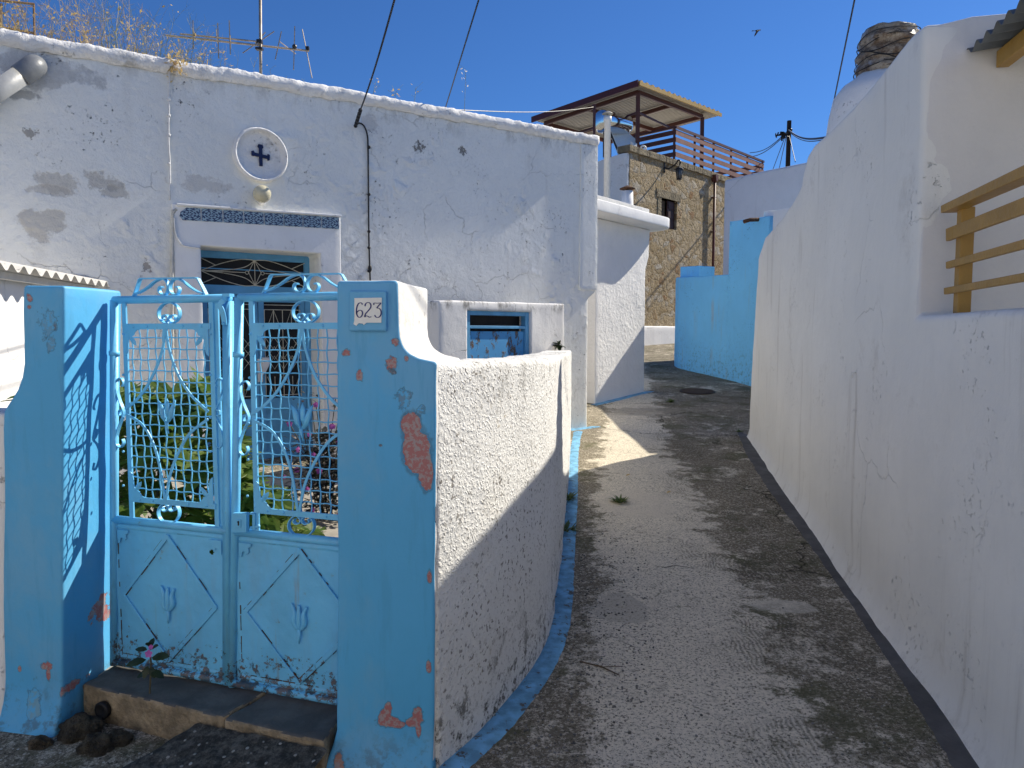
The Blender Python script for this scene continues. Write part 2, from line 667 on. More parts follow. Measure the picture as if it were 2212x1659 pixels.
M = {}
tan = (0.50, 0.46, 0.40)
grey = (0.34, 0.34, 0.34)
M['facade'] = plaster('facade_plaster', (0.86, 0.86, 0.82), 0.25, 1.2, 0.7, speck=1.0, crack=0.35, streak=0.15, stain=0.25, ridge=2.4, dist=0.015,
    topgrime=(3.95, 4.35, 0.5),
    patches=[
        fpatch(95, 150, 62, 44, (0.33, 0.33, 0.335), col2=(0.42, 0.42, 0.42), cs=14, amp=0.45, ns=4, h=-0.1, soft=0.25),
        fpatch(45, 205, 22, 16, (0.36, 0.36, 0.35), amp=0.5, ns=6, h=-0.1, soft=0.3, str=0.8),
        fpatch(133, 395, 30, 26, tan, col2=(0.40, 0.37, 0.32), cs=25, amp=0.5, ns=6),
        fpatch(110, 412, 26, 12, tan, amp=0.5, ns=7),
        fpatch(225, 392, 27, 20, (0.38, 0.34, 0.29), col2=(0.48, 0.44, 0.38), cs=25, amp=0.55, ns=6),
        fpatch(252, 415, 18, 14, (0.42, 0.39, 0.34), amp=0.5, ns=7),
        fpatch(92, 480, 34, 34, (0.46, 0.42, 0.36), amp=0.5, ns=5),
        fpatch(66, 288, 7, 9, (0.16, 0.13, 0.10), amp=1.0, ns=18),
        fpatch(430, 395, 40, 22, (0.52, 0.49, 0.45), amp=0.6, ns=7, soft=0.4, str=0.55, h=0),
        fpatch(318, 575, 5, 12, (0.09, 0.06, 0.05), amp=0.9, ns=22),
        fpatch(905, 318, 7, 10, (0.10, 0.09, 0.08), amp=1.1, ns=26, str=0.8),
        fpatch(1000, 325, 5, 8, (0.10, 0.09, 0.08), amp=1.1, ns=30, str=0.8),
        fpatch(800, 262, 12, 22, (0.58, 0.56, 0.53), amp=0.6, ns=7, str=0.7),
    ])
M['parapet'] = plaster('parapet_plaster', (0.86, 0.845, 0.82), 0.9, 1.3, 0.8, speck=0.7, stain=0.75, stain_col=(0.34, 0.32, 0.28), dist=0.02, streak=0.2)
M['trim'] = plaster('surround_plaster', (0.86, 0.855, 0.84), 0.4, 0.5, 0.3, speck=0.4, crack=0.5, dist=0.007)
M['white'] = plaster('white_plaster', (0.86, 0.845, 0.82), 0.5, 0.5, 0.4, speck=0.15, crack=0.3, streak=0.15, dist=0.008)
M['roughcast'] = plaster('roughcast_plaster', (0.81, 0.80, 0.77), 0.3, 0.9, 2.2, stain=0.35, stain_col=(0.55, 0.51, 0.44), pit=0.35, dist=0.008,
    lowgrime=(0.02, 0.5, 1.0), streak=0.15, topgrime=(1.25, 1.45, 0.5))
M['pillar_white'] = plaster('pillar_white_plaster', (0.74, 0.73, 0.705), 0.5, 0.9, 1.0, speck=0.6, crack=1.0, stain=0.45, stain_col=(0.55, 0.50, 0.40), dist=0.008, topgrime=(1.40, 1.56, 0.25))
M['right'] = plaster('right_wall_plaster', (0.88, 0.86, 0.80), 0.6, 0.3, 0.3, speck=0.08, crack=0.25, streak=0.5, stain=0.4, stain_col=(0.52, 0.48, 0.42), dist=0.007,
    lowgrime=(-0.02, 0.10, 0.25), rough=0.6)
M['terrace'] = plaster('terrace_plaster', (0.80, 0.77, 0.73), 0.5, 0.5, 0.5, streak=0.2, stain=0.2, stain_col=(0.6, 0.57, 0.52), dist=0.009)
M['worm'] = plaster('worm_plaster', (0.86, 0.845, 0.82), 0.3, 1.0, 0.3, dist=0.02, ridge=0.6, speck=0.1)
M['backwall'] = plaster('shade_tinted_plaster', (0.68, 0.66, 0.68), 0.4, 0.4, 0.3, crack=0.8, streak=0.2, stain=0.2, dist=0.01)  # white wall, its shade mixed into the colour as greyish mauve
M['cement'] = plaster('old_cement_top', (0.62, 0.61, 0.58), 0.4, 1.2, 1.2, stain=0.8, stain_col=(0.3, 0.29, 0.27), dist=0.012)
pink = (0.40, 0.155, 0.15)
pink2 = (0.37, 0.30, 0.295)

def ppatch(u, v, rx, rz, y=2.52, **k):
    c = aty(u, v, y)
    s = y / FPX
    d = dict(c=c, r=(rx * s, 0.12, rz * s), rot=0, col=pink, col2=pink2, cs=60, amp=0.45, ns=20, h=-0.45, soft=0.04, rimk=0.5)
    d.update(k)
    if 'mo' in d:
        d['more'] = [(aty(a, b, y), (e * s, 0.12, g * s)) for a, b, e, g in d.pop('mo')]
    return d
M['blue_pillar'] = plaster('blue_pillar_paint', BLUE, fade=(0.19, 0.44, 0.64), b_big=0.35, b_mid=0.22, b_fine=0.15, stain=0.25, stain_col=tuple(k * 0.8 for k in BLUE), dist=0.006, crack=0.0, rough=0.55, spec=0.4,
    lowgrime=(-0.02, 0.22, 0.55),
    patches=[
        ppatch(889, 925, 21, 36, amp=0.22, ns=20, mo=[(902, 975, 30, 48), (920, 1020, 15, 42)]),
        ppatch(840, 1560, 24, 12, amp=0.5, ns=22, mo=[(838, 1535, 7, 18), (862, 1566, 14, 9), (828, 1550, 9, 16)]),
        ppatch(902, 1548, 12, 22, amp=0.5, ns=22, mo=[(890, 1560, 14, 10), (904, 1575, 6, 14)]), ppatch(748, 762, 9, 8, amp=0.7, ns=25), ppatch(778, 812, 6, 11, amp=0.7, ns=25),
        ppatch(850, 785, 10, 13, amp=0.8, ns=22), ppatch(846, 803, 8, 7, col=(0.1, 0.15, 0.2), amp=0.9, ns=25), ppatch(855, 738, 8, 8, amp=0.7, ns=25),
        ppatch(878, 775, 4, 6, amp=0.5), ppatch(928, 1245, 6, 13, amp=0.5), ppatch(926, 1440, 5, 14, amp=0.5), ppatch(905, 765, 8, 5, amp=0.6),
        ppatch(872, 865, 14, 17, amp=1.1, ns=14, col=(0.13, 0.24, 0.34), col2=BLUE, str=0.8),
        ppatch(905, 888, 12, 14, amp=1.1, ns=16, col=(0.12, 0.22, 0.30), col2=BLUE, str=0.7),
        ppatch(735, 1640, 9, 22, amp=0.6, col=(0.4, 0.2, 0.15)), ppatch(822, 962, 4, 3, col=(0.1, 0.15, 0.2), amp=0.4),
    ])
M['blue_left'] = plaster('blue_left_paint', BLUE, fade=(0.19, 0.44, 0.64), b_big=0.4, b_mid=0.25, b_fine=0.2, stain=0.25, stain_col=tuple(k * 0.8 for k in BLUE), dist=0.006, rough=0.55, spec=0.4,
    lowgrime=(-0.02, 0.3, 0.6),
    patches=[
        ppatch(78, 645, 6, 9, 2.82, amp=0.5, ns=25, tilt=0.5), ppatch(77, 664, 5, 5, 2.82, amp=0.6, ns=25),
        ppatch(127, 706, 6, 9, 2.79, amp=0.8, ns=25, col=(0.08, 0.1, 0.13), col2=(0.2, 0.3, 0.4)),
        ppatch(118, 740, 9, 14, 2.79, amp=1.2, ns=20, col=(0.15, 0.25, 0.33), col2=BLUE, str=0.6),
        ppatch(108, 700, 22, 22, 2.8, amp=1.0, ns=12, col=(0.16, 0.27, 0.36), col2=BLUE, str=0.5, h=-0.1),
        ppatch(103, 1436, 15, 8, 2.8, amp=0.9, ns=20), ppatch(110, 1455, 5, 15, 2.8, amp=0.7, ns=20),
        ppatch(141, 1495, 9, 10, 2.78, amp=0.7, ns=20), ppatch(14, 1500, 7, 12, 2.85, amp=0.7), ppatch(57, 1436, 4, 6, 2.85, amp=0.7),
        ppatch(80, 1500, 16, 34, 2.8, amp=1.0, ns=9, col=(0.2, 0.36, 0.42), col2=BLUE, cs=12, str=0.7, h=-0.2),
        dict(c=(-1.735, 3.0, 0.42), r=(0.06, 0.07, 0.08), rot=0, col=pink, col2=pink2, amp=0.6, ns=18),
    ])
M['blue_far'] = plaster('blue_far_paint', (0.22, 0.63, 0.96), 0.4, 0.5, 0.6, speck=0.9, stain=0.6, stain_col=(0.16, 0.44, 0.70), dist=0.008,
    lowgrime=(0.35, 1.7, 0.6), streak=0.5)
M['blue_line'] = simple('blue_line_paint', (0.18, 0.44, 0.66), 0.85, var=0.35, ns=12, rust=0.75, rust_col=(0.10, 0.10, 0.09))

def gate_paint():
    m = NT('gate_paint')
    col = (0.17, 0.57, 0.88)
    k = m.noise(6, 5, 0.6)
    c = m.mix(m.ramp(k, 0.4, 0.7, 0, 0.45), col, tuple(x * 0.74 for x in col))
    br = m.noise(3, 4, 0.6, vec=m.scalev(m.pos, (6, 6, 1)))
    c = m.mix(m.ramp(br, 0.5, 0.7, 0, 0.30), c, hx('7FB4D4'))
    z = m.t.nodes.new('ShaderNodeSeparateXYZ')
    m.link(m.pos, z.inputs[0])
    low = m.ramp(z.outputs[2], 0.46, 0.16)
    n2 = m.noise(24, 7, 0.78)
    th = m.math('MULTIPLY_ADD', low, -0.185, 0.69)
    f = m.math('GREATER_THAN', n2, th)
    rc = m.mix(m.ramp(m.noise(40, 4, 0.6), 0.4, 0.6), (0.16, 0.07, 0.02), (0.035, 0.03, 0.03))
    c = m.mix(m.math('MULTIPLY', f, 0.85), c, rc)
    halo = m.math('MULTIPLY', m.ramp(n2, 0.60, 0.70), 0.3)
    c = m.mix(halo, c, (0.30, 0.22, 0.12))
    # rust runs on the sheets
    rr = m.noise(1.0, 4, 0.6, vec=m.scalev(m.pos, (22, 22, 1.3)))
    rm = m.math('MULTIPLY', m.ramp(rr, 0.62, 0.74), m.ramp(z.outputs[2], 0.85, 0.6, 0, 0.45))
    c = m.mix(rm, c, (0.30, 0.20, 0.09))
    h = m.math('MULTIPLY_ADD', f, -0.6, m.noise(50, 3, 0.6))
    h = m.math('MULTIPLY_ADD', m.noise(9, 3, 0.5), 0.8, h)
    return m.done(c, 0.42, m.bump(h, 0.6, 0.002), spec=0.5)
M['gate'] = gate_paint()
M['rust'] = simple('rust', (0.13, 0.06, 0.03), 0.9, var=0.5, ns=30, bump=0.6)

def ground_mat():
    m = NT('alley_concrete')
    sep = m.t.nodes.new('ShaderNodeSeparateXYZ')
    m.link(m.pos, sep.inputs[0])
    big = m.noise(0.9, 7, 0.68, vec=m.warp(0.6, 1.2))
    mid = m.noise(5.0, 9, 0.78, vec=m.warp(0.15, 3.0))
    fine = m.noise(55, 6, 0.8)
    light = (0.76, 0.68, 0.54)
    dark = (0.21, 0.18, 0.13)
    # the worn middle of the alley is paler, its margins dark and pebbly
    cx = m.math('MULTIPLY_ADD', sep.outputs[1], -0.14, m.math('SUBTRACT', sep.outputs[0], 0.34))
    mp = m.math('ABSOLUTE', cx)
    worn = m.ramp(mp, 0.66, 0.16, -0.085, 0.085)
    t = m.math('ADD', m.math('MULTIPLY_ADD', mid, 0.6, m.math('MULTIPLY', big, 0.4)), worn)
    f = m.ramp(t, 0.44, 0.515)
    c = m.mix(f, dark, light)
    # mottling at several sizes
    c = m.mix(m.ramp(m.noise(16, 9, 0.88), 0.52, 0.62, 0, 0.62), c, (0.17, 0.15, 0.115))
    c = m.mix(m.ramp(m.noise(45, 6, 0.85, vec=m.vmath('ADD', m.pos, (5, 5, 5))), 0.51, 0.57, 0, 0.75), c, (0.66, 0.59, 0.47))
    c = m.mix(m.ramp(m.noise(70, 5, 0.85, vec=m.vmath('ADD', m.pos, (1, 7, 5))), 0.53, 0.58, 0, 0.9), c, (0.07, 0.062, 0.046))
    # brush marks left in the wet cement, mostly right of the middle
    wv = m.t.nodes.new('ShaderNodeTexWave')
    wv.inputs['Scale'].default_value = 12.0
    wv.inputs['Distortion'].default_value = 10.0
    wv.inputs['Detail'].default_value = 5
    wv.inputs['Detail Scale'].default_value = 0.35
    wv.inputs['Detail Roughness'].default_value = 0.7
    m.link(m.warp(0.5, 1.0), wv.inputs['Vector'])
    zone = m.math('MULTIPLY', m.ramp(m.noise(1.3, 3, 0.5, vec=m.vmath('ADD', m.pos, (9, 1, 0))), 0.47, 0.56), m.ramp(cx, 0.0, 0.35, 0.06, 1))
    bm_ = m.math('MULTIPLY', m.math('MULTIPLY', wv.outputs['Fac'], m.ramp(m.noise(9, 6, 0.8), 0.42, 0.55)), zone)
    c = m.mix(m.math('MULTIPLY', bm_, 0.6), c, (0.10, 0.09, 0.065))
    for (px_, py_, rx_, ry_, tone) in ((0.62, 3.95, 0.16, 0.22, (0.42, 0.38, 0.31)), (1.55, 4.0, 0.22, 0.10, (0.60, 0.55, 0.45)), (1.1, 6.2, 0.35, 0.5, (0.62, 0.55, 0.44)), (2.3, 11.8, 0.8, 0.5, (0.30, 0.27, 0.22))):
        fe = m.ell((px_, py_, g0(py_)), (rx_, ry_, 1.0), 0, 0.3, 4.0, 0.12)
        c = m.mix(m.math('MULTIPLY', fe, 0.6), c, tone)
    # pebbles
    pv = m.voro(46, 'F1', vec=m.pos)
    ps = m.voro(46, 'F1', vec=m.pos, out='Color')
    pr = m.t.nodes.new('ShaderNodeSeparateColor')
    m.link(ps, pr.inputs[0])
    sel = m.ramp(pr.outputs[0], 0.80, 0.84)
    pk = m.math('MULTIPLY', m.math('MULTIPLY', m.ramp(pv, 0.27, 0.2), sel), m.ramp(f, 0.85, 0.35))
    c = m.mix(m.math('MULTIPLY', pk, 0.8), c, (0.60, 0.57, 0.50))
    # green film
    gm = m.math('MULTIPLY', m.ramp(m.noise(1.7, 7, 0.75, vec=m.vmath('ADD', m.pos, (2, 8, 0))), 0.50, 0.62), m.ramp(f, 0.8, 0.2, 0, 0.6))
    c = m.mix(gm, c, (0.10, 0.10, 0.05))
    # cracks
    cv = m.warp(0.5, 2.2)
    cv = m.vmath('ADD', cv, m.vmath('SCALE', m.vmath('SUBTRACT', m.noise(14, 4, 0.7, color=True), (0.5, 0.5, 0.5)), 0.10))
    e = m.voro(0.38, 'DISTANCE_TO_EDGE', vec=cv)
    ln = m.math('MULTIPLY', m.ramp(e, 0.0042, 0.0012), m.ramp(m.noise(1.1, 3, 0.6), 0.42, 0.55))
    c = m.mix(m.math('MULTIPLY', ln, 0.75), c, (0.03, 0.027, 0.02))
    h = m.math('MULTIPLY', mid, 1.3)
    h = m.math('MULTIPLY_ADD', fine, 0.55, h)
    h = m.math('MULTIPLY_ADD', m.noise(140, 3, 0.6), 0.25, h)
    h = m.math('MULTIPLY_ADD', bm_, -0.5, h)
    h = m.math('MULTIPLY_ADD', pk, 0.25, h)
    h = m.math('MULTIPLY_ADD', ln, -1.2, h)
    return m.done(c, 1.0, m.bump(h, 1.0, 0.009), spec=0.05)
M['ground'] = ground_mat()

def gravel_mat():
    m = NT('exposed_gravel_concrete')
    k = m.noise(25, 6, 0.8)
    c = m.mix(m.ramp(k, 0.4, 0.65), (0.035, 0.033, 0.028), (0.15, 0.138, 0.115))
    pv = m.voro(42, 'F1')
    ps = m.t.nodes.new('ShaderNodeSeparateColor')
    m.link(m.voro(42, 'F1', out='Color'), ps.inputs[0])
    pk = m.math('MULTIPLY', m.ramp(pv, 0.34, 0.22), m.ramp(ps.outputs[0], 0.70, 0.74))
    c = m.mix(pk, c, m.mix(ps.outputs[1], (0.18, 0.165, 0.14), (0.55, 0.52, 0.46)))
    h = m.math('MULTIPLY_ADD', k, 1.0, m.math('MULTIPLY', pk, 0.6))
    return m.done(c, 0.85, m.bump(h, 1.0, 0.012))
M['gravel'] = gravel_mat()
M['step_top'] = simple('step_top_cement', (0.13, 0.125, 0.115), 0.85, var=0.3, ns=9, bump=0.35)
M['step_face'] = simple('step_face_cement', (0.34, 0.265, 0.17), 0.95, var=0.45, ns=11, bump=0.6, dist=0.01)
M['court'] = simple('courtyard_cement', (0.34, 0.31, 0.26), 0.9, var=0.2, ns=6, bump=0.2)
M['gutter'] = simple('dark_gutter_cement', (0.115, 0.11, 0.105), 0.9, var=0.3, ns=5, bump=0.35, dist=0.01)
M['rock'] = simple('rock', (0.17, 0.145, 0.10), 0.95, var=0.55, ns=18, bump=1.0, dist=0.02)
M['rock2'] = simple('pale_rock', (0.30, 0.23, 0.14), 0.95, var=0.5, ns=22, bump=1.0, dist=0.02)
M['black'] = simple('black_cable', (0.012, 0.012, 0.014), 0.5, var=0.2)
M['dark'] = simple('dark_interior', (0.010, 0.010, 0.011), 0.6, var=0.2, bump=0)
M['cream'] = simple('cream_wire', (0.62, 0.58, 0.47), 0.6, var=0.2, rust=0.3, ns=26)
M['whitepaint'] = simple('white_pvc', (0.75, 0.74, 0.71), 0.5, var=0.08)
M['greypipe'] = simple('grey_pvc', (0.34, 0.35, 0.36), 0.45, var=0.1)
M['darkgreypipe'] = simple('dark_grey_pvc', (0.20, 0.21, 0.22), 0.4, var=0.1)
M['asb'] = plaster('asbestos_sheet', (0.60, 0.58, 0.54), 0.2, 0.8, 1.0, stain=0.6, stain_col=(0.3, 0.27, 0.24), speck=0.6, dist=0.004)
M['navy'] = simple('navy_glaze', (0.012, 0.018, 0.075), 0.3, var=0.3, ns=30)
M['digit'] = simple('indigo_glaze', (0.025, 0.03, 0.16), 0.3, var=0.1)
M['enamel'] = simple('white_tile_glaze', (0.84, 0.82, 0.76), 0.3, var=0.05, bump=0.05)
M['brown'] = simple('brown_steel_paint', (0.095, 0.032, 0.024), 0.5, var=0.15)
M['slat'] = simple('brown_slat', (0.27, 0.125, 0.085), 0.6, var=0.2, ns=3)
M['soffit'] = simple('cream_steel_soffit', (0.40, 0.365, 0.30), 0.6, var=0.05)
M['ochre'] = simple('ochre_edge', (0.52, 0.33, 0.08), 0.6, var=0.2)
M['mustard'] = simple('mustard_paint', (0.42, 0.235, 0.045), 0.45, var=0.12, ns=8, bump=0.3)
M['alu'] = simple('galvanised', (0.45, 0.43, 0.38), 0.5, 0.6, var=0.2)
M['antenna'] = simple('weathered_aluminium', (0.36, 0.31, 0.25), 0.5, 0.3, var=0.3)
M['steel'] = simple('polished_steel', (0.75, 0.77, 0.8), 0.12, 1.0, var=0.03, bump=0.02)
M['panelglass'] = simple('solar_panel_sky_tone', (0.85, 0.88, 0.84), 0.25, 0.0, var=0.05)  # paleness is the sky's reflection put into the colour
M['tinroof'] = simple('grey_tin', (0.15, 0.16, 0.165), 0.5, 0.3, var=0.2, ns=6)
M['wood'] = simple('old_wood', (0.11, 0.075, 0.045), 0.85, var=0.35, ns=10)
M['darkwood'] = simple('dark_red_shutter', (0.055, 0.02, 0.015), 0.6, var=0.3)
M['iron'] = simple('black_iron', (0.015, 0.015, 0.016), 0.45, var=0.2)
M['pole'] = simple('tarred_pole', (0.022, 0.016, 0.012), 0.9, var=0.3)

def leafmat(name, a, b, trans=0.35, rough=0.45):
    m = NT(name)
    k = m.noise(9, 3, 0.6)
    c = m.mix(m.ramp(k, 0.35, 0.65), a, b)
    m.done(c, rough, None, spec=0.4)
    tr = m.t.nodes.new('ShaderNodeBsdfTranslucent')
    m.link(c, tr.inputs[0])
    mx = m.t.nodes.new('ShaderNodeMixShader')
    mx.inputs[0].default_value = trans
    m.link(m.b.outputs[0], mx.inputs[1])
    m.link(tr.outputs[0], mx.inputs[2])
    m.link(mx.outputs[0], m.out.inputs[0])
    return m.m
M['fig'] = leafmat('fig_leaf', (0.07, 0.14, 0.022), (0.17, 0.23, 0.05), 0.45)
M['green'] = leafmat('weed_leaf', (0.10, 0.16, 0.04), (0.17, 0.21, 0.07))
M['darkgreen'] = leafmat('periwinkle_leaf', (0.02, 0.035, 0.014), (0.04, 0.06, 0.02), 0.2)
M['petunia'] = leafmat('shrub_leaf', (0.018, 0.025, 0.014), (0.04, 0.03, 0.03), 0.15)
M['petal'] = leafmat('pink_petal', (0.52, 0.10, 0.42), (0.62, 0.18, 0.52), 0.3)
M['straw'] = leafmat('straw', (0.48, 0.34, 0.14), (0.62, 0.48, 0.24), 0.3, 0.8)
M['grass'] = leafmat('grey_green_stalk', (0.20, 0.23, 0.11), (0.36, 0.36, 0.20), 0.3, 0.7)
M['stem'] = simple('stem', (0.10, 0.085, 0.05), 0.8, var=0.3)

def stone_mat():
    m = NT('rubble_stone')
    v = m.warp(0.55, 1.7)
    v = m.vmath('ADD', v, m.vmath('SCALE', m.vmath('SUBTRACT', m.noise(9, 4, 0.7, color=True), (0.5, 0.5, 0.5)), 0.16))
    sv = m.scalev(v, (1, 1, 1.5))
    e = m.voro(2.6, 'DISTANCE_TO_EDGE', vec=sv)
    cc = m.t.nodes.new('ShaderNodeSeparateColor')
    m.link(m.voro(2.6, 'F1', vec=sv, out='Color'), cc.inputs[0])
    e2 = m.voro(6.5, 'DISTANCE_TO_EDGE', vec=v)
    c = m.mix(cc.outputs[0], (0.46, 0.35, 0.20), (0.62, 0.51, 0.35))
    c = m.mix(m.ramp(cc.outputs[1], 0.72, 0.9), c, (0.62, 0.57, 0.48))
    c = m.mix(m.ramp(cc.outputs[2], 0.85, 0.95, 0, 0.7), c, (0.30, 0.14, 0.05))
    c = m.mix(m.ramp(m.noise(6, 8, 0.8), 0.44, 0.62, 0, 0.75), c, (0.33, 0.245, 0.14))
    wob = m.math('MULTIPLY_ADD', m.noise(4, 5, 0.7), 0.26, -0.06)
    mort = m.math('LESS_THAN', e, wob)
    c = m.mix(m.math('MULTIPLY', mort, 0.8), c, m.mix(m.ramp(m.noise(12, 6, 0.8), 0.4, 0.6), (0.44, 0.33, 0.19), (0.62, 0.50, 0.34)))
    c = m.mix(m.ramp(m.noise(15, 6, 0.85), 0.56, 0.63, 0, 0.85), c, (0.035, 0.028, 0.02))
    c = m.mix(m.ramp(m.noise(13, 6, 0.85, vec=m.vmath('ADD', m.pos, (3, 3, 3))), 0.57, 0.62, 0, 0.75), c, (0.66, 0.62, 0.54))
    h = m.math('MULTIPLY_ADD', m.ramp(e, 0.0, 0.2), 1.3, m.math('MULTIPLY', m.noise(6, 8, 0.8), 2.4))
    h = m.math('MULTIPLY_ADD', m.ramp(e2, 0.0, 0.15), 0.4, h)
    h = m.math('MULTIPLY_ADD', cc.outputs[2], 0.5, h)
    return m.done(c, 0.95, m.bump(h, 1.0, 0.05), spec=0.1)
M['stone'] = stone_mat()
M['dressed'] = simple('dressed_stone', (0.27, 0.22, 0.14), 0.9, var=0.4, ns=3, bump=0.8, dist=0.03, rust=0.25, rust_col=(0.2, 0.10, 0.04))

def tile_mat():
    m = NT('patterned_tile')
    tc = m.t.nodes.new('ShaderNodeTexCoord')
    p = m.vmath('SUBTRACT', tc.outputs['Generated'], (0.5, 0.5, 0.5))
    s = m.t.nodes.new('ShaderNodeSeparateXYZ')
    m.link(p, s.inputs[0])
    x, z = s.outputs[0], s.outputs[2]
    r = m.math('SQRT', m.math('ADD', m.math('MULTIPLY', x, x), m.math('MULTIPLY', z, z)))
    th = m.math('ARCTAN2', z, x)
    k = m.math('ADD', m.math('COSINE', m.math('MULTIPLY', th, 8.0)), m.math('SINE', m.math('MULTIPLY', r, 42.0)))
    k2 = m.math('MULTIPLY', m.math('SINE', m.math('MULTIPLY', x, 38.0)), m.math('SINE', m.math('MULTIPLY', z, 38.0)))
    k = m.math('ADD', k, m.math('MULTIPLY', k2, 0.9))
    c = m.mix(m.ramp(k, -0.25, 0.15), (0.018, 0.035, 0.10), (0.32, 0.43, 0.50))
    c = m.mix(m.ramp(m.noise(40, 4, 0.6), 0.5, 0.7, 0, 0.5), c, (0.04, 0.06, 0.13))
    return m.done(c, 0.3, None, spec=0.5)
M['tile'] = tile_mat()

def drum_mat():
    m = NT('weathered_plastic_wrap')
    v = m.warp(0.1, 8)
    k = m.noise(7, 6, 0.7, vec=v)
    c = m.mix(m.ramp(k, 0.4, 0.6), (0.16, 0.10, 0.055), (0.42, 0.36, 0.28))
    c = m.mix(m.ramp(m.noise(14, 5, 0.8, vec=m.scalev(m.pos, (1, 1, 2.5))), 0.54, 0.62), c, (0.05, 0.035, 0.025))
    c = m.mix(m.ramp(m.noise(5, 4, 0.6, vec=m.vmath('ADD', m.pos, (4, 4, 4))), 0.56, 0.66, 0, 0.8), c, (0.5, 0.5, 0.52))
    h = m.noise(12, 6, 0.8, vec=m.scalev(m.pos, (1, 1, 2)))
    return m.done(c, 0.35, m.bump(h, 1.0, 0.03), spec=0.5)
M['drum'] = drum_mat()

# ================================================================== SETTING: the ground
def grid(a, b, st):
    n = int(round((b - a) / st))
    return [a + (b - a) * i / n for i in range(n)]
xs = [-400, -150, -60, -25, -12, -7, -5, -4] + grid(-3.4, 6.0, 0.06) + grid(6.0, 12, 0.5) + [12, 16, 25, 60, 150, 400]
ys = [-300, -100, -30, -10, -4, -2] + grid(-0.6, 14, 0.06) + grid(14, 26, 0.15) + grid(26, 36, 0.6) + [36, 40, 50, 80, 150, 400, 900]
V = [(x, y, G(x, y)) for y in ys for x in xs]
nx = len(xs)
F = [(j * nx + i, j * nx + i + 1, (j + 1) * nx + i + 1, (j + 1) * nx + i) for j in range(len(ys) - 1) for i in range(nx - 1)]
me = bpy.data.meshes.new('ground')
me.from_pydata(V, [], F)
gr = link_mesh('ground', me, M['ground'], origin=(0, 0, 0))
tag(gr, kind='structure')

def ribbon(name, inner, outer, mat, dz=0.005, n=140, wob=0.006):
    """a thin painted or cemented strip lying on the ground between two ground lines"""
    def samp(L, t):
        t *= len(L) - 1
        i = min(int(t), len(L) - 2)
        return L[i].lerp(L[i + 1], t - i)
    V = []
    K = 4
    for i in range(n + 1):
        a = samp(inner, i / n); b = samp(outer, i / n)
        for k in range(K + 1):
            q = a.lerp(b, k / K)
            if k == K:
                q = q + (b - a).normalized() * wob * (noise.noise(q * 13) + 0.6 * noise.noise(q * 50))
            edge = -0.004 if k in (0, K) else dz
            V.append((q.x, q.y, G(q.x, q.y) + edge + 0.002))
    F = [(i * (K + 1) + k, i * (K + 1) + k + 1, (i + 1) * (K + 1) + k + 1, (i + 1) * (K + 1) + k) for i in range(n) for k in range(K)]
    me = bpy.data.meshes.new(name)
    me.from_pydata(V, [], F)
    bm = bmesh.new(); bm.from_mesh(me)
    bmesh.ops.recalc_face_normals(bm, faces=bm.faces)
    if sum(f.normal.z for f in bm.faces) < 0:
        bmesh.ops.reverse_faces(bm, faces=bm.faces)
    bm.to_mesh(me); bm.free()
    o = link_mesh(name, me, mat)
    tag(o, kind='structure')
    return o

# foot line of the curved garden wall (x, y)
WALL = [(-0.275, 2.53), (-0.195, 2.66), (-0.10, 2.83), (0.0, 3.04), (0.095, 3.28), (0.17, 3.54), (0.225, 3.84), (0.275, 4.25), (0.33, 4.75), (0.40, 5.45), (0.49, 6.3), (0.595, 7.4), (0.70, 8.5)]
WALLS = [Vector((a, b, 0)) for a, b in WALL]
WALLS = spline(WALLS, 4)
def offs(L, d):
    out = []
    for i, p in enumerate(L):
        t = (L[min(i + 1, len(L) - 1)] - L[max(i - 1, 0)]).normalized()
        out.append(p + Vector((t.y, -t.x, 0)) * (d(i / (len(L) - 1)) if callable(d) else d))
    return out
hc = FAC.pt(0, 0)
inner = offs(WALLS, -0.02)
outer = offs(WALLS, lambda t: 0.105 if t < .6 else 0.10)
fl = FAC.pt(-0.35, 0, 0.02)
inner += [Vector((0.78, 9.3, 0)), Vector((0.86, 10.0, 0))]
outer += [Vector((0.90, 9.3, 0)), Vector((1.0, 10.05, 0))]
ribbon('painted_kerb_line', inner, outer, M['blue_line'])
ribbon('painted_kerb_line', [FAC.pt(-0.45, 0, -0.02), FAC.pt(0.04, 0, -0.02)], [FAC.pt(-0.40, 0, 0.14), FAC.pt(0.16, 0, 0.12)], M['blue_line'], n=12)
gi = [atz(2210, 1790, 0), atz(2125, 1659, 0), atz(2000, 1484, 0.01), atz(1850, 1274, 0.04), atz(1700, 1062, 0.12), atz(1640, 980, 0.18), atz(1617, 945, 0.2)]
gi = [RWP.pt((p - RWP.P).dot(RWP.h), 0, -0.03) for p in gi]
go = [atz(2125, 1790, 0), atz(2052, 1659, 0), atz(1920, 1440, 0.01), atz(1780, 1225, 0.05), atz(1650, 1050, 0.12), atz(1607, 975, 0.18), atz(1590, 934, 0.2)]
ribbon('dark_gutter', gi, go, M['gutter'], dz=0.004, wob=0.012)

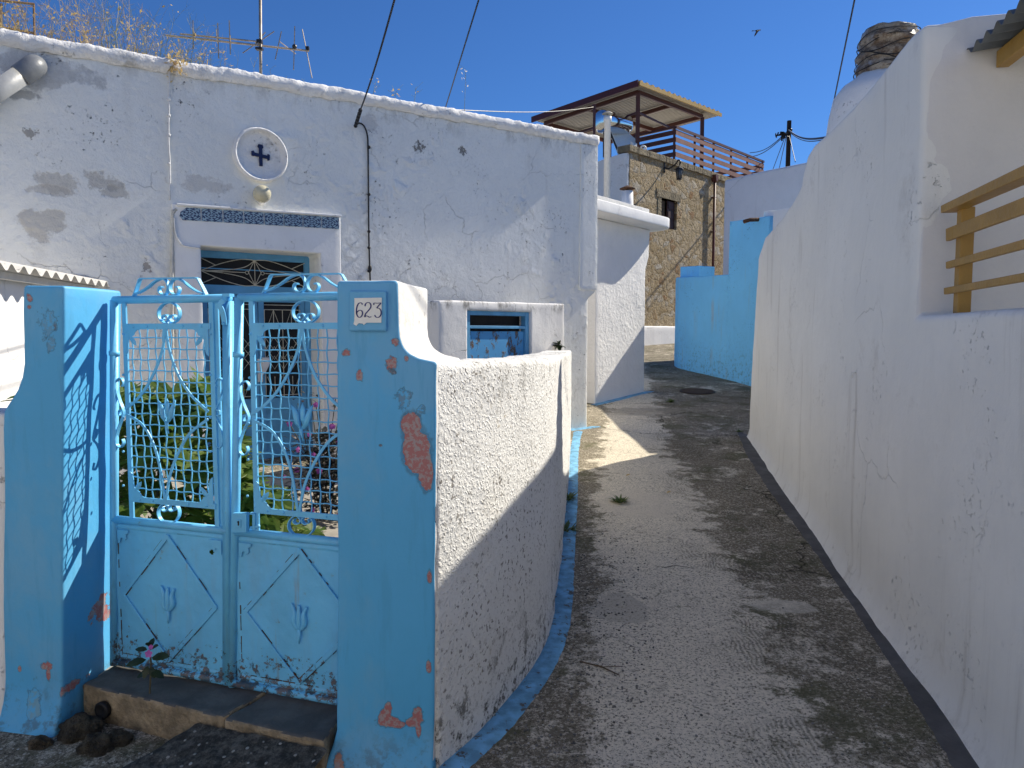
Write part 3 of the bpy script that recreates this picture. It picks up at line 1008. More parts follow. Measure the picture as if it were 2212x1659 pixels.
# ================================================================== THE WHITE HOUSE (left)
sR, _ = FAC.px(1270, 800)
sU, _ = FAC.px(1290, 400)
roof = [(-90, 56), (0, 70), (130, 92), (250, 113), (365, 136), (480, 152), (600, 171), (740, 196), (850, 218), (950, 236), (1100, 263), (1200, 281), (1288, 298)]
house = thing('white_house', FAC.pt(-3.0, 0.2), 'old whitewashed flat roofed house with blue door, cross roundel and patterned tiles over the door', 'house')
P2 = lambda u, v, n=0.0: FAC.P3(u, v, n)
DEPTH = 0.42
pts = [P2(u, v) for u, v in roof]
pts += [FAC.pt(sU, 2.35), FAC.pt(sU, 2.2), FAC.pt(sR, 2.1), FAC.pt(sR, -0.2)]
dl, zt1 = FAC.px(433, 533)
dr, zt2 = FAC.px(690, 548)
zt = (zt1 + zt2) / 2
pts += [FAC.pt(dr, -0.2), FAC.pt(dr, zt), FAC.pt(dl, zt), FAC.pt(dl, -0.2)]
sl_ = FAC.px(-90, 56)[0]
pts += [FAC.pt(sl_, -0.2)]
slab('facade_wall', pts, FAC.n * -DEPTH, M['facade'], house, cell=0.075, bevel=0.03, amp=0.002, freq=0.9, amp2=0.0012, freq2=6)
# body behind the front wall
bd = [FAC.pt(sl_, 0, -DEPTH - 0.45), FAC.pt(sU - 0.02, 0, -DEPTH - 0.45), FAC.pt(sU - 0.02, 0, -5), FAC.pt(sl_, 0, -5)]
mb = MB()
mb.prism([p + Vector((0, 0, -0.2)) for p in bd], (0, 0, 4.25))
mb.build('body_wall', M['white'], house)
for a, b in ((sl_, dl - 0.15), (dr + 0.15, sU - 0.02)):
    mb = MB()
    mb.prism([FAC.pt(a, -0.2, -DEPTH - 0.003), FAC.pt(b, -0.2, -DEPTH - 0.003), FAC.pt(b, -0.2, -DEPTH - 0.448), FAC.pt(a, -0.2, -DEPTH - 0.448)], (0, 0, 4.2))
    mb.build('body_wall', M['white'], house)
mb = MB()
mb.box(FAC.pt((sl_ + sU) / 2, 4.0, -DEPTH - 0.22), FAC.h * (sU - sl_) / 2 * 0.99, FAC.n * 0.21, (0, 0, 0.05))
mb.build('roof', M['cement'], house)
# rough parapet moulding along the roof line
pm = []
for i in range(len(roof) - 1):
    a = roof[i]; b = roof[i + 1]
    for k in range(6):
        t = k / 6
        pm.append(P2(lerp(a[0], b[0], t), lerp(a[1], b[1], t)))
pm.append(P2(1290, 298))
bm = bmesh.new()
rows = []
prof = [(0.012, -0.115), (0.028, -0.10), (0.05, -0.075), (0.055, -0.04), (0.05, 0.0), (0.03, 0.02), (0.0, 0.026), (-0.10, 0.028), (-0.22, 0.022), (-0.24, -0.05)]
np_ = 260
for i in range(np_ + 1):
    t = i / np_ * (len(pm) - 1)
    k = min(int(t), len(pm) - 2)
    q = pm[k].lerp(pm[k + 1], t - k)
    row = []
    for a, b in prof:
        c = q + FAC.n * a + Vector((0, 0, b))
        d = 0.016 * noise.fractal(c * 7, 0.6, 2, 4) + 0.010 * noise.noise(c * 2.2)
        row.append(bm.verts.new(c + Vector((0, 0, d)) + FAC.n * 1.0 * noise.fractal(c * 9 + Vector((4, 4, 4)), 0.6, 2, 3) * 0.012))
    rows.append(row)
for i in range(np_):
    for k in range(len(prof) - 1):
        bm.faces.new((rows[i][k], rows[i][k + 1], rows[i + 1][k + 1], rows[i + 1][k]))
bm.faces.new(rows[-1]); bm.faces.new(rows[0][::-1])
bmesh.ops.recalc_face_normals(bm, faces=bm.faces)
me = bpy.data.meshes.new('parapet')
bm.to_mesh(me); bm.free()
link_mesh('parapet', me, M['parapet'], house)

# pilaster band at the right end
a0 = FAC.px(1251, 500)[0]
slab('corner_pilaster', [FAC.pt(a0, 2.22, 0.0), FAC.pt(sU, 2.22, 0.0), P2(1290, 315), P2(1254, 312)], FAC.n * 0.018, M['facade'], house, cell=0.06, bevel=0.006, amp=0.002, amp2=0.0015)

# door surround
sL = FAC.px(376, 600)[0]
sRr = FAC.px(735, 600)[0]
zl = FAC.px(380, 441)[1]; zr = FAC.px(735, 467)[1]
slab('door_surround', [FAC.pt(sL, -0.1, 0.0), FAC.pt(sL, zl), FAC.pt(sRr, zr), FAC.pt(sRr, -0.1), FAC.pt(dr + 0.004, -0.1), FAC.pt(dr + 0.004, zt + 0.004), FAC.pt(dl - 0.004, zt + 0.004), FAC.pt(dl - 0.004, -0.1)],
     FAC.n * 0.035, M['trim'], house, cell=0.07, bevel=0.010, amp=0.003, amp2=0.002)
# eight patterned tiles over the door
zt_a = FAC.px(388, 447, 0.04)[1]; zb_a = FAC.px(388, 475, 0.04)[1]
zt_b = FAC.px(732, 470, 0.04)[1]; zb_b = FAC.px(732, 495, 0.04)[1]
s0 = FAC.px(386, 460, 0.04)[0]; s1 = FAC.px(733, 480, 0.04)[0]
for i in range(8):
    t0 = i / 8; t1 = (i + 1) / 8
    g_ = 0.006
    A = s0 + (s1 - s0) * t0 + g_; B = s0 + (s1 - s0) * t1 - g_
    q = [(A, lerp(zb_a, zb_b, t0)), (B, lerp(zb_a, zb_b, t1)), (B, lerp(zt_a, zt_b, t1)), (A, lerp(zt_a, zt_b, t0))]
    if i == 0:
        q = [(A + 0.03, q[0][1]), q[1], q[2], (A + 0.07, q[3][1]), (A + 0.01, q[3][1] - 0.05), (A, q[0][1] + 0.04)]
    mb = MB()
    mb.prism([FAC.pt(s, z, 0.034) for s, z in q], FAC.n * 0.012)
    mb.build('tile', M['tile'], house)
mb = MB()
mb.bar(FAC.pt(s0 - 0.02, zt_a + 0.02, 0.045), FAC.pt(s1 + 0.02, zt_b + 0.018, 0.045), 0.022, 0.05, FAC.n)
mb.build('lintel_moulding', M['trim'], house, bevel=0.006)

# roundel with cross
mc = P2(562, 336)
def ringpts(r, n, k=48):
    return [mc + FAC.h * math.cos(2 * math.pi * i / k) * r + Vector((0, 0, math.sin(2 * math.pi * i / k) * r)) + FAC.n * n for i in range(k)]
mr = 57 / FPX * mc.y
mb = MB()
prof = [(1.0, -0.02), (1.0, 0.03), (0.97, 0.055), (0.93, 0.062), (0.885, 0.055), (0.86, 0.03), (0.80, 0.022), (0.78, 0.012), (0.72, 0.005), (0.3, 0.004), (0.001, 0.004)]
loops = [ringpts(mr * a, b) for a, b in prof]
vs = [p for l in loops for p in l]
fs = []
for i in range(len(loops) - 1):
    for k in range(48):
        fs.append((i * 48 + k, i * 48 + (k + 1) % 48, (i + 1) * 48 + (k + 1) % 48, (i + 1) * 48 + k))
mb.add(vs, fs)
rd = mb.build('roundel', M['parapet'], house, smooth=True)
cs = mr / 58
def cpt(x, z, n=0.008):
    return mc + FAC.h * x * cs * 1.35 + Vector((0, 0, z * cs)) + FAC.n * n
cross = [(-3, -23), (3.4, -23), (3.6, -5), (13, -6), (14, -10), (18, -8), (18.5, 3), (14, 5), (13, 1), (3.6, 2), (3.4, 13), (6, 17), (4.5, 22), (-4, 23), (-6, 18), (-3.5, 14), (-3.6, 3), (-12, 4), (-14, 8), (-18.5, 6), (-18, -3), (-14, -4), (-13, -3), (-3.6, -4)]
mb = MB()
mb.prism([cpt(x * 0.78, z) for x, z in cross], FAC.n * 0.018)
mb.build('cross', M['navy'], rd, bevel=0.003)

# ---- door in its recess
DN = -0.34
DP = lambda u, v, n=0.0: FAC.P3(u, v, DN + n)
def drect(mb, u0, v0, u1, v1, n=0.0, th=0.05):
    """bar filling the pixel-surveyed rectangle of the door plane"""
    s0, z0 = FAC.px(u0, v0, DN + n); s1_, z1 = FAC.px(u1, v1, DN + n)
    mb.box(FAC.pt((s0 + s1_) / 2, (z0 + z1) / 2, DN + n - th / 2), FAC.h * (s1_ - s0) / 2, FAC.n * th / 2, (0, 0, (z0 - z1) / 2))
M['doorblue'] = simple('door_blue_paint', hx('62A6D2'), 0.5, var=0.15, ns=5)
ds0 = dl - 0.02; ds1 = dr - 0.0
zTop = zt
frame = MB()
zq = lambda v: FAC.px(560, v, DN)[1]
def sbar(mb, a, b, z0, z1, n=0.0, th=0.05):
    mb.box(FAC.pt((a + b) / 2, (z0 + z1) / 2, DN + n - th / 2), FAC.h * (b - a) / 2, FAC.n * th / 2, (0, 0, (z1 - z0) / 2))
fw = 0.06
zt_in = zt - 0.0
sbar(frame, dl, dl + fw, 0.1, zt_in)
sbar(frame, dr - fw, dr, 0.1, zt_in)
sbar(frame, dl + fw, dr - fw, zt_in - 0.075, zt_in, th=0.049)
ztr = zq(628)
sbar(frame, dl + fw, dr - fw, ztr - 0.05, ztr + 0.05, th=0.049)
door = frame.build('door_frame', M['doorblue'], house, bevel=0.004)
mid = (dl + dr) / 2 + 0.03
for a, b in ((dl + fw, mid), (mid, dr - fw)):
    zl0, zl1 = 0.16, ztr - 0.055
    m_ = MB()
    e = 0.065
    sbar(m_, a + 0.004, a + e, zl0, zl1, -0.01)
    sbar(m_, b - e, b - 0.004, zl0, zl1, -0.01)
    sbar(m_, a + e, b - e, zl1 - 0.07, zl1, -0.01, 0.049)
    sbar(m_, a + e, b - e, 0.72, 0.86, -0.01, 0.049)
    sbar(m_, a + e, b - e, zl0, 0.72, -0.025, 0.03)
    sbar(m_, a + e, b - e, zl0, 0.26, -0.01, 0.049)
    lf = m_.build('door_leaf', M['doorblue'], house, bevel=0.004)
    g_ = MB()
    sbar(g_, a + e - 0.005, b - e + 0.005, 0.85, zl1 - 0.06, -0.045, 0.008)
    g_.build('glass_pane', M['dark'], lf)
    # wrought grille: verticals, fans and lozenges
    gm = MB()
    A, B = a + e, b - e
    Z0, Z1 = 0.87, zl1 - 0.08
    N_ = DN + 0.004
    q = lambda x, z: FAC.pt(lerp(A, B, x), lerp(Z0, Z1, z), N_)
    r_ = 0.0042
    for z in (0.02, 0.93, 0.98):
        gm.tube([q(0, z), q(1, z)], r_, 4)
    for x in (0.0, 0.5, 1.0):
        gm.tube([q(x, 0), q(x, 0.93)], r_, 4)
    for x in (0.25, 0.75):
        gm.tube([q(x, 0.72), q(x, 0.93)], r_, 4)
        gm.tube([q(x - 0.2, 0.72), q(x, 0.93), q(x + 0.2, 0.72)], r_, 4)
        gm.tube([q(x - 0.2, 0.22), q(x, 0.0), q(x + 0.2, 0.22)], r_, 4)
        gm.tube([q(x, 0.0), q(x, 0.22)], r_, 4)
    for z in (0.50, 0.40, 0.30):
        gm.tube([q(0.0, z), q(0.25, z + 0.14), q(0.5, z), q(0.75, z + 0.14), q(1, z)], r_, 4)
        gm.tube([q(0.0, z + 0.14), q(0.25, z), q(0.5, z + 0.14), q(0.75, z), q(1, z + 0.14)], r_, 4)
    gm.build('grille', M['cream'], lf)
hb = MB()
hb.box(DP(562, 800, 0.01), FAC.h * 0.028, FAC.n * 0.008, (0, 0, 0.13))
hb.prism([DP(u, v, 0.02) for u, v in [(566, 772), (584, 772), (580, 790), (572, 805), (566, 810)]], FAC.n * 0.03)
hb.build('handle_plate', M['whitepaint'], house, bevel=0.003)
g_ = MB()
sbar(g_, dl + fw - 0.005, dr - fw + 0.005, ztr + 0.045, zt_in - 0.07, -0.045, 0.008)
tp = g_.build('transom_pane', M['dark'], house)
g_ = MB()
sbar(g_, dl + fw, dr - fw, lerp(ztr, zt_in, 0.55) - 0.006, lerp(ztr, zt_in, 0.55) + 0.006, -0.036, 0.008)
g_.build('transom_bar', M['doorblue'], house)
gm = MB()
A, B = dl + fw, dr - fw
Z0, Z1 = ztr + 0.05, zt_in - 0.075
q = lambda x, z: FAC.pt(lerp(A, B, x), lerp(Z0, Z1, z), DN + 0.01)
r_ = 0.0042
for k in (-1, 1):
    X = lambda t: 0.5 + k * t
    gm.tube(spline([q(X(0), 0.98), q(X(0.12), 1.0), q(X(0.3), 0.82), q(X(0.5), 0.5)], 6), r_, 4)
    gm.tube(spline([q(X(0), 0.02), q(X(0.12), 0.0), q(X(0.3), 0.18), q(X(0.5), 0.5)], 6), r_, 4)
    gm.tube(spline([q(X(0), 0.98), q(X(0.10), 0.70), q(X(0.3), 0.55), q(X(0.5), 0.5)], 6), r_, 4)
    gm.tube(spline([q(X(0), 0.02), q(X(0.10), 0.30), q(X(0.3), 0.45), q(X(0.5), 0.5)], 6), r_, 4)
    gm.tube([q(X(0), 0.98), q(X(0.06), 0.52), q(X(0), 0.02)], r_, 4)
    gm.tube([q(X(0.09), 0.5), q(X(0.5), 0.5)], r_, 4)
    c_ = q(X(0.075), 0.5)
    gm.tube([c_ + FAC.h * 0.018 * math.cos(t * 0.5236) + Vector((0, 0, 0.018 * math.sin(t * 0.5236))) for t in range(12)], r_, 4, closed=True)
    gm.tube([q(X(0.5), 0.98), q(X(0.36), 0.72)], r_, 4)
    gm.tube([q(X(0.5), 0.02), q(X(0.36), 0.28)], r_, 4)
gm.tube([q(0.5, 0), q(0.5, 1)], r_, 4)
gm.build('grille', M['cream'], tp)
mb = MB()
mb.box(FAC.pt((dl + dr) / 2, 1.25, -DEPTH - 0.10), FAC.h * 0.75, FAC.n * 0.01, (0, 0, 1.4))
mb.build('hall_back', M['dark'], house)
mb = MB()
mb.box(FAC.pt((dl + dr) / 2, 0.08, -0.1), FAC.h * (dr - dl) / 2 * 0.995, FAC.n * 0.25, (0, 0, 0.07))
mb.build('threshold', M['court'], house, bevel=0.01)

# ---- fittings on the front
c = P2(566, 419, 0.12)
lamp = thing('globe_lamp', P2(566, 440, 0.0), 'round cream glass globe lamp between the cross roundel and the tile row', 'wall lamp')
mb = MB()
mb.ball(c, 0.092, 24, 16)
mb.build('globe', simple('cream_glass', (0.62, 0.57, 0.40), 0.25, var=0.15, ns=6, bump=0.02), lamp, smooth=True)
mb = MB()
mb.lathe(P2(564, 435, -0.01), [(0.045, 0), (0.045, 0.02), (0.03, 0.06), (0.03, 0.10)], 16, FAC.n)
mb.build('bracket', M['whitepaint'], lamp, smooth=True)

pipe = thing('drain_pipe', P2(40, 170, 0.1), 'thick grey plastic pipe running into the top left of the white house', 'pipe')
a = P2(-90, 252, 0.14); b = P2(50, 160, 0.14)
mb = MB(); mb.tube([a, b], 0.082, 20)
mb.build('pipe_length', M['greypipe'], pipe, smooth=True)
mb = MB()
el = spline([P2(44, 164, 0.14), P2(58, 154, 0.14), P2(72, 144, 0.12), P2(76, 142, 0.05), P2(76, 142, -0.05)], 5)
mb.tube(el, [0.094] * len(el), 20)
mb.build('elbow', M['darkgreypipe'], pipe, smooth=True)

mb = MB()
pts = [P2(366, 150, 0.03), P2(366, 190, 0.03), P2(365, 230, 0.03), P2(364, 300, 0.03), P2(367, 360, 0.03), P2(367, 432, 0.03)]
mb.tube(spline(pts, 5), 0.009, 6)
for v in (215, 250, 292, 354):
    mb.ball(P2(365, v, 0.03), 0.018, 8, 6)
tag(mb.build('wall_cable', simple('whitewashed_cable', (0.74, 0.73, 0.71), 0.7), smooth=True), 'thin whitewashed cable clipped down the facade above the corrugated conduit', 'cable')
mb = MB()
pts = [P2(381, 452, 0.03), P2(375, 458, 0.035), P2(373, 480, 0.035), P2(372, 700, 0.035), P2(376, 900, 0.035), P2(378, 1020, 0.035)]
pts = spline(pts, 60)
mb.tube(pts, [0.017 if (i // 2) % 2 else 0.0145 for i in range(len(pts))], 6)
tag(mb.build('conduit', simple('cream_conduit', (0.60, 0.58, 0.52), 0.6), smooth=True), 'cream ribbed conduit running down left of the door surround', 'conduit')
mb = MB()
mb.tube(spline([P2(377, 470, 0.05), P2(379, 500, 0.05), P2(388, 522, 0.05), P2(400, 531, 0.05), P2(432, 536, 0.05)], 6), 0.009, 6)
tag(mb.build('wall_cable', M['whitepaint'], smooth=True), 'short white cable curving to the top left corner of the doorway', 'cable')

mb = MB()
A = P2(768, 272, 0.05)
B = ray(852, 0) * 5.5 / ray(852, 0).y + Vector((0, 0, EYE))
top = A.lerp(B, 0.18)
L = [top.lerp(B, i / 14) - Vector((0, 0, 0.04 * math.sin(math.pi * i / 14))) for i in range(15)]
L = [top] + L[1:]
B2 = B + (B - A).normalized() * 3
mb.tube(L + [B2], 0.0085, 6)
for ph in (0, math.pi):
    tw = []
    for i in range(70):
        t = i / 69
        p = A.lerp(top, t)
        a = t * 30 + ph
        tw.append(p + FAC.h * 0.014 * math.cos(a) + FAC.n * 0.014 * math.sin(a))
    mb.tube(tw, 0.009, 5)
for i in range(6):
    p = A.lerp(top, i / 5)
    mb.ball(p, 0.022, 8, 6)
tag(mb.build('power_cable', M['black'], smooth=True), 'thick black cable with twisted end anchored on the facade right of the roundel', 'cable')
mb = MB()
wp = [P2(768, 272, 0.03), P2(776, 266, 0.03), P2(786, 272, 0.03), P2(793, 290, 0.03), P2(795, 320, 0.02), P2(796, 420, 0.02), P2(797, 520, 0.02), P2(800, 620, 0.02), P2(801, 700, 0.02), P2(801, 900, 0.02)]
mb.tube(spline(wp, 6), 0.0095, 6)
for v in (318, 420, 500, 535, 585):
    mb.ball(P2(797, v, 0.02), 0.02, 8, 6)
mb.ball(P2(799, 580, 0.02), 0.045, 8, 6, (0.5, 0.5, 1))
tag(mb.build('wall_cable', M['black'], smooth=True), 'black cable stapled straight down the facade from the twisted anchor', 'cable')

# second overhead wire, from the roof
def wire(name, A, B, r, label, sag=0.05, mat='black'):
    A = Vector(A); B = Vector(B)
    mb = MB()
    mb.tube([A.lerp(B, i / 24) - Vector((0, 0, sag * math.sin(math.pi * i / 24))) for i in range(25)], r, 5)
    return tag(mb.build(name, M[mat], smooth=True), label, 'cable')
B = ray(1034, 0) * 6.5 / ray(1034, 0).y + Vector((0, 0, EYE)); A = aty(960, 240, 10.8)
wire('overhead_wire', A - (B - A).normalized() * 0.4, B + (B - A).normalized() * 3, 0.008, 'thin black wire rising from the roof edge right of the thick twisted cable', 0.0)
B = ray(1846, 0) * 6.0 / ray(1846, 0).y + Vector((0, 0, EYE)); A = aty(1794, 255, 9.0)
wire('overhead_wire', A - (B - A).normalized() * 1.0, B + (B - A).normalized() * 3, 0.0075, 'thin black wire rising behind the whitewashed chimney on the right house', 0.0)

# ---- outhouse in front of the facade
FO = FAC.px(1222, 800, 0.0)
OC = Vector((0.655, 8.78, 0))
OUT = Pl(OC[:2], 47.0)
oh = thing('outhouse', OUT.pt(-0.9, 0.15), 'small whitewashed outhouse with peeling blue vented door behind the curved wall', 'outhouse')
ol = OUT.px(948, 700)[0]
o_l, o_r = OUT.px(1010, 700)[0], OUT.px(1147, 700)[0]
zo = OUT.px(1080, 672)[1]
ztop = OUT.px(1222, 656)[1]; ztl = OUT.px(950, 649)[1]
M['outwhite'] = plaster('outhouse_plaster', (0.86, 0.845, 0.82), 0.4, 0.5, 0.3, speck=0.3, crack=1.0, dist=0.008, topgrime=(ztop - 0.16, ztop - 0.02, 1.0))
slab('wall', [OUT.pt(ol, -0.1), OUT.pt(ol, ztl), OUT.pt(-0.02, ztop), OUT.pt(0, -0.1), OUT.pt(o_r, -0.1), OUT.pt(o_r, zo), OUT.pt(o_l, zo), OUT.pt(o_l, -0.1)], OUT.n * -0.16, M['outwhite'], oh, cell=0.07, bevel=0.02)
slab('side_wall', [OUT.pt(-0.02, -0.1, -0.163), OUT.pt(-0.04, ztop - 0.01, -0.163), OUT.pt(-0.04, ztop - 0.04, -1.0), OUT.pt(-0.02, -0.1, -1.0)], OUT.h * -0.14, M['outwhite'], oh, cell=0.08, bevel=0.015)
slab('side_wall', [OUT.pt(ol + 0.16, -0.1, -0.163), OUT.pt(ol + 0.16, ztl - 0.01, -0.163), OUT.pt(ol + 0.16, ztl - 0.01, -0.9), OUT.pt(ol + 0.16, -0.1, -0.9)], OUT.h * -0.14, M['outwhite'], oh, cell=0.1, bevel=0.015)
mb = MB()
mb.prism([OUT.pt(ol + 0.18, ztl - 0.1, -0.165), OUT.pt(-0.2, ztop - 0.1, -0.165), OUT.pt(-0.2, ztop - 0.1, -0.9), OUT.pt(ol + 0.18, ztl - 0.1, -0.8)], (0, 0, 0.06))
mb.build('roof', M['cement'], oh)
def obar(mb, a, b, z0, z1, n, th):
    mb.box(OUT.pt((a + b) / 2, (z0 + z1) / 2, n - th / 2), OUT.h * (b - a) / 2, OUT.n * th / 2, (0, 0, (z1 - z0) / 2))
peel = NT('peeling_blue_door')
k = peel.noise(9, 7, 0.75, vec=peel.scalev(peel.pos, (1, 1, 0.5)))
bk = peel.mix(peel.ramp(k, 0.54, 0.57), hx('5AA6DC'), peel.mix(peel.ramp(peel.noise(30, 4, 0.6), 0.45, 0.55), (0.16, 0.10, 0.06), (0.10, 0.13, 0.16)))
M['peel'] = peel.done(bk, 0.6, peel.bump(peel.ramp(k, 0.52, 0.58), 0.8, 0.004))
fr = MB()
obar(fr, o_l + 0.003, o_l + 0.06, 0, zo - 0.003, -0.03, 0.08)
obar(fr, o_r - 0.06, o_r - 0.003, 0, zo - 0.003, -0.03, 0.08)
obar(fr, o_l + 0.06, o_r - 0.06, zo - 0.05, zo - 0.003, -0.032, 0.076)
zs = OUT.px(1080, 706)[1]
obar(fr, o_l + 0.06, o_r - 0.06, zs - 0.02, zs + 0.012, -0.034, 0.05)
fr.build('door_frame', M['doorblue'], oh, bevel=0.004)
dm = MB()
obar(dm, o_l + 0.062, o_r - 0.062, 0.15, zs - 0.05, -0.06, 0.03)
dm.build('door', M['peel'], oh, bevel=0.003)
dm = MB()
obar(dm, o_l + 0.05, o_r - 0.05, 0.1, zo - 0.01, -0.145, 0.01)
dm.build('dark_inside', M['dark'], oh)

# ---- courtyard floor
cf = [GAT.pt(-0.15, 0, -0.02), GAT.pt(1.25, 0, -0.02), Vector((0.0, 3.35, 0)), Vector((0.1, 4.2, 0)), Vector((0.35, 6.6, 0)), Vector((0.5, 8.6, 0)), FAC.pt(-0.7, 0, 0.0)]
cf = [Vector((-2.3, 3.16, 0)), Vector((-1.2, 2.80, 0)), Vector((-0.45, 2.72, 0)), Vector((-0.13, 3.25, 0)), Vector((0.0, 4.1, 0)), Vector((0.2, 5.6, 0)), Vector((0.42, 7.8, 0)), FAC.pt(-1.2, 0, -0.02), FAC.pt(-7.0, 0, -0.02), Vector((-3.4, 3.3, 0))]
mb = MB()
mb.prism([Vector((p.x, p.y, -0.05)) for p in cf], (0, 0, 0.185))
tag(mb.build('courtyard_floor', M['court']), kind='structure')

# ================================================================== PILLARS, GARDEN WALL
def pl2(u, v):
    return aty(u, v, 2.52)
rp = [(726, 1700), (728, 607), (859, 606), (860, 665), (861, 705), (863, 728), (870, 748), (883, 763), (903, 773), (925, 778), (944, 782), (943, 800), (940, 1200), (938, 1700)]
rpts = [pl2(u, v) for u, v in rp]
for p in rpts:
    p.z = max(p.z, -0.05)
def flare(c):
    if c.z < 0.16:
        k = ((0.16 - c.z) / 0.16) ** 1.6
        c.x -= 0.055 * k if c.x < -0.5 else 0.0
        c.y -= 0.05 * k if c.y < 2.6 else 0
    return c
rpil = slab('gate_pillar', rpts, (0.055, 0.43, 0), [M['blue_pillar'], M['pillar_white']], None, cell=0.05, bevel=0.012, amp=0.004, freq=2.0, amp2=0.0012, freq2=12,
     deform=flare, pick=lambda f: 0 if (f.normal.y < -0.55 or (f.normal.x < -0.5) or f.calc_center_median().z < 0.05) else 1)
tag(rpil, 'blue gate pillar carrying the house number, with a large pink peeled patch', 'pillar')
# raised plate behind the number
mb = MB()
q = [aty(757, 715, 2.52), aty(837, 715, 2.52), aty(837, 629, 2.52), aty(757, 629, 2.52)]
mb.prism([p + Vector((0, 0.012, 0)) for p in q], (0, -0.032, 0))
mb.build('number_plinth', M['blue_pillar'], rpil, bevel=0.005)
sg = thing('house_number_sign', aty(796, 700, 2.5), 'white enamel tile with number 623 in indigo on the blue pillar', 'house number')
mb = MB()
YS = 2.4985
q = [aty(u, v, YS) for u, v in [(766, 693), (764, 700), (770, 704), (775, 698), (784, 699), (786, 702), (792, 697), (824, 697), (825, 643), (766, 644)]]
mb.prism(q, (0, -0.0035, 0))
mb.build('plate', M['enamel'], sg)
def crop4(x, y):
    return aty(663.6 + x * 0.3, 553 + y * 0.3, YS - 0.0036)
digits = [[(398, 350), (393, 340), (382, 337), (368, 345), (359, 365), (355, 390), (356, 415), (365, 436), (378, 442), (391, 434), (398, 418), (397, 402), (388, 392), (374, 392), (361, 402), (356, 412)],
          [(417, 362), (420, 346), (432, 336), (448, 337), (458, 350), (457, 370), (445, 388), (430, 405), (419, 420), (415, 438), (424, 431), (437, 434), (449, 441), (462, 437)],
          [(480, 352), (482, 339), (505, 340), (529, 339), (515, 357), (503, 374), (518, 377), (530, 392), (533, 412), (526, 432), (510, 443), (494, 438), (486, 425)]]
for D in digits:
    P = spline([Vector((x, y, 0)) for x, y in D], 5)
    mb = MB()
    n = len(P)
    V = []; F = []
    for i, p in enumerate(P):
        d = (P[min(i + 1, n - 1)] - P[max(i - 1, 0)]).normalized()
        t = Vector((-d.y, d.x, 0))
        wd = 2.4 + 2.6 * abs(d.y) ** 1.5
        for s in (-1, 1):
            q = p + t * wd * s
            V.append(crop4(q.x, q.y))
    for i in range(n - 1):
        F.append((2 * i, 2 * i + 1, 2 * i + 3, 2 * i + 2))
    V2 = V + [v + Vector((0, -0.0012, 0)) for v in V]
    m_ = len(V)
    F2 = [tuple(x + m_ for x in f) for f in F]
    for i in range(n - 1):
        F2.append((2 * i, 2 * i + 2, 2 * i + 2 + m_, 2 * i + m_)); F2.append((2 * i + 1, 2 * i + 1 + m_, 2 * i + 3 + m_, 2 * i + 3))
    mb.add(V2, F2)
    mb.build('digit', M['digit'], sg)

# curved garden wall, stations from its foot line
S = []
Lw = len(WALLS)
for i, p in enumerate(WALLS):
    y = p.y
    if y < 6: zt_ = lerp(1.495, 1.43, (y - 2.5) / 3.5)
    else: zt_ = lerp(1.43, 1.40, (y - 6) / 2.5)
    S.append((p.x, p.y, g0(y) - 0.06, zt_))
gw = pathwall('garden_wall', S, 0.30, M['roughcast'], None, cell=0.045, r=0.025, amp=0.008, amp2=0.004, side=1, freq2=14)
tag(gw, 'curved white roughcast garden wall beside the blue numbered pillar, stained at its foot', 'wall')

# left pillar
LP = Pl((-1.763, 2.768), 100.0)
lp = [(138, 617), (50, 617), (49, 700), (50, 785), (46, 815), (36, 842), (20, 868), (6, 889), (5, 960), (6, 1300), (9, 1600)]
lpts = [LP.P3(u, v) for u, v in lp] + [LP.P3(138, 1700)]
for p in lpts:
    p.z = max(p.z, -0.05)
zc = lpts[0].z
lpts[-1].z = -0.05
lpts[-2].z = -0.05
def lflare(c):
    if c.z < 0.17:
        k = ((0.17 - c.z) / 0.17) ** 1.5
        c.y -= 0.06 * k
    return c
e = (Vector((-1.739, 3.037, 0)) - Vector((-1.763, 2.768, 0))) * 1.30
lpil = slab('gate_pillar', lpts, e, [M['blue_left']], None, cell=0.05, bevel=0.012, amp=0.004, freq=2.0, amp2=0.0012, freq2=12, deform=lflare)
tag(lpil, 'sky blue gate pillar at the left carrying the lattice shadow of the gate', 'pillar')
lw = slab('low_wall', [LP.P3(u, v, -0.02) for u, v in [(12, 893), (-60, 885), (-160, 880)]] + [LP.P3(-160, 1700, -0.02) * 1.0, LP.P3(12, 1600, -0.02)], e * 0.9, M['white'], None, cell=0.07, bevel=0.02)
tag(lw, 'low white wall joining the left side of the left blue pillar', 'wall')

# step and ramp
A = Vector((-1.775, 2.87, 0)); B = Vector((-0.671, 2.464, 0))
st = thing('gate_step', (-1.2, 2.75, 0), 'cracked grey cement step under the blue gate with a round drain hole', 'step')
A2 = Vector((-1.73, 3.12, 0)); B2 = Vector((-0.64, 2.78, 0))
mid_a = A.lerp(B, 0.615); mid_b = A2.lerp(B2, 0.70)
for k, (a, b, c, d) in enumerate(((A, mid_a, mid_b, A2), (mid_a + Vector((0.008, -0.004, 0)), B, B2, mid_b + Vector((0.006, 0, 0))))):
    off = 0 if k == 0 else 0.006
    slab('tread', [p + Vector((0, 0, 0.0)) for p in (a, b, c, d)], (0, 0, 0.152 - off), [M['step_top'], M['step_face']], st, cell=0.03, bevel=0.012, amp=0.004, freq=6, amp2=0.004, freq2=22,
         pick=lambda f: 0 if f.normal.z > 0.75 else 1)
hp = A.lerp(B, 0.13) + Vector((-0.03, -0.012, 0.075))
mb = MB()
nn = Vector((B - A).y, ) if False else Vector(((B - A).y, -(B - A).x, 0)).normalized()
mb.lathe(hp + nn * 0.004, [(0.034, -0.02), (0.036, 0.0), (0.028, 0.004), (0.024, -0.002)], 18, nn)
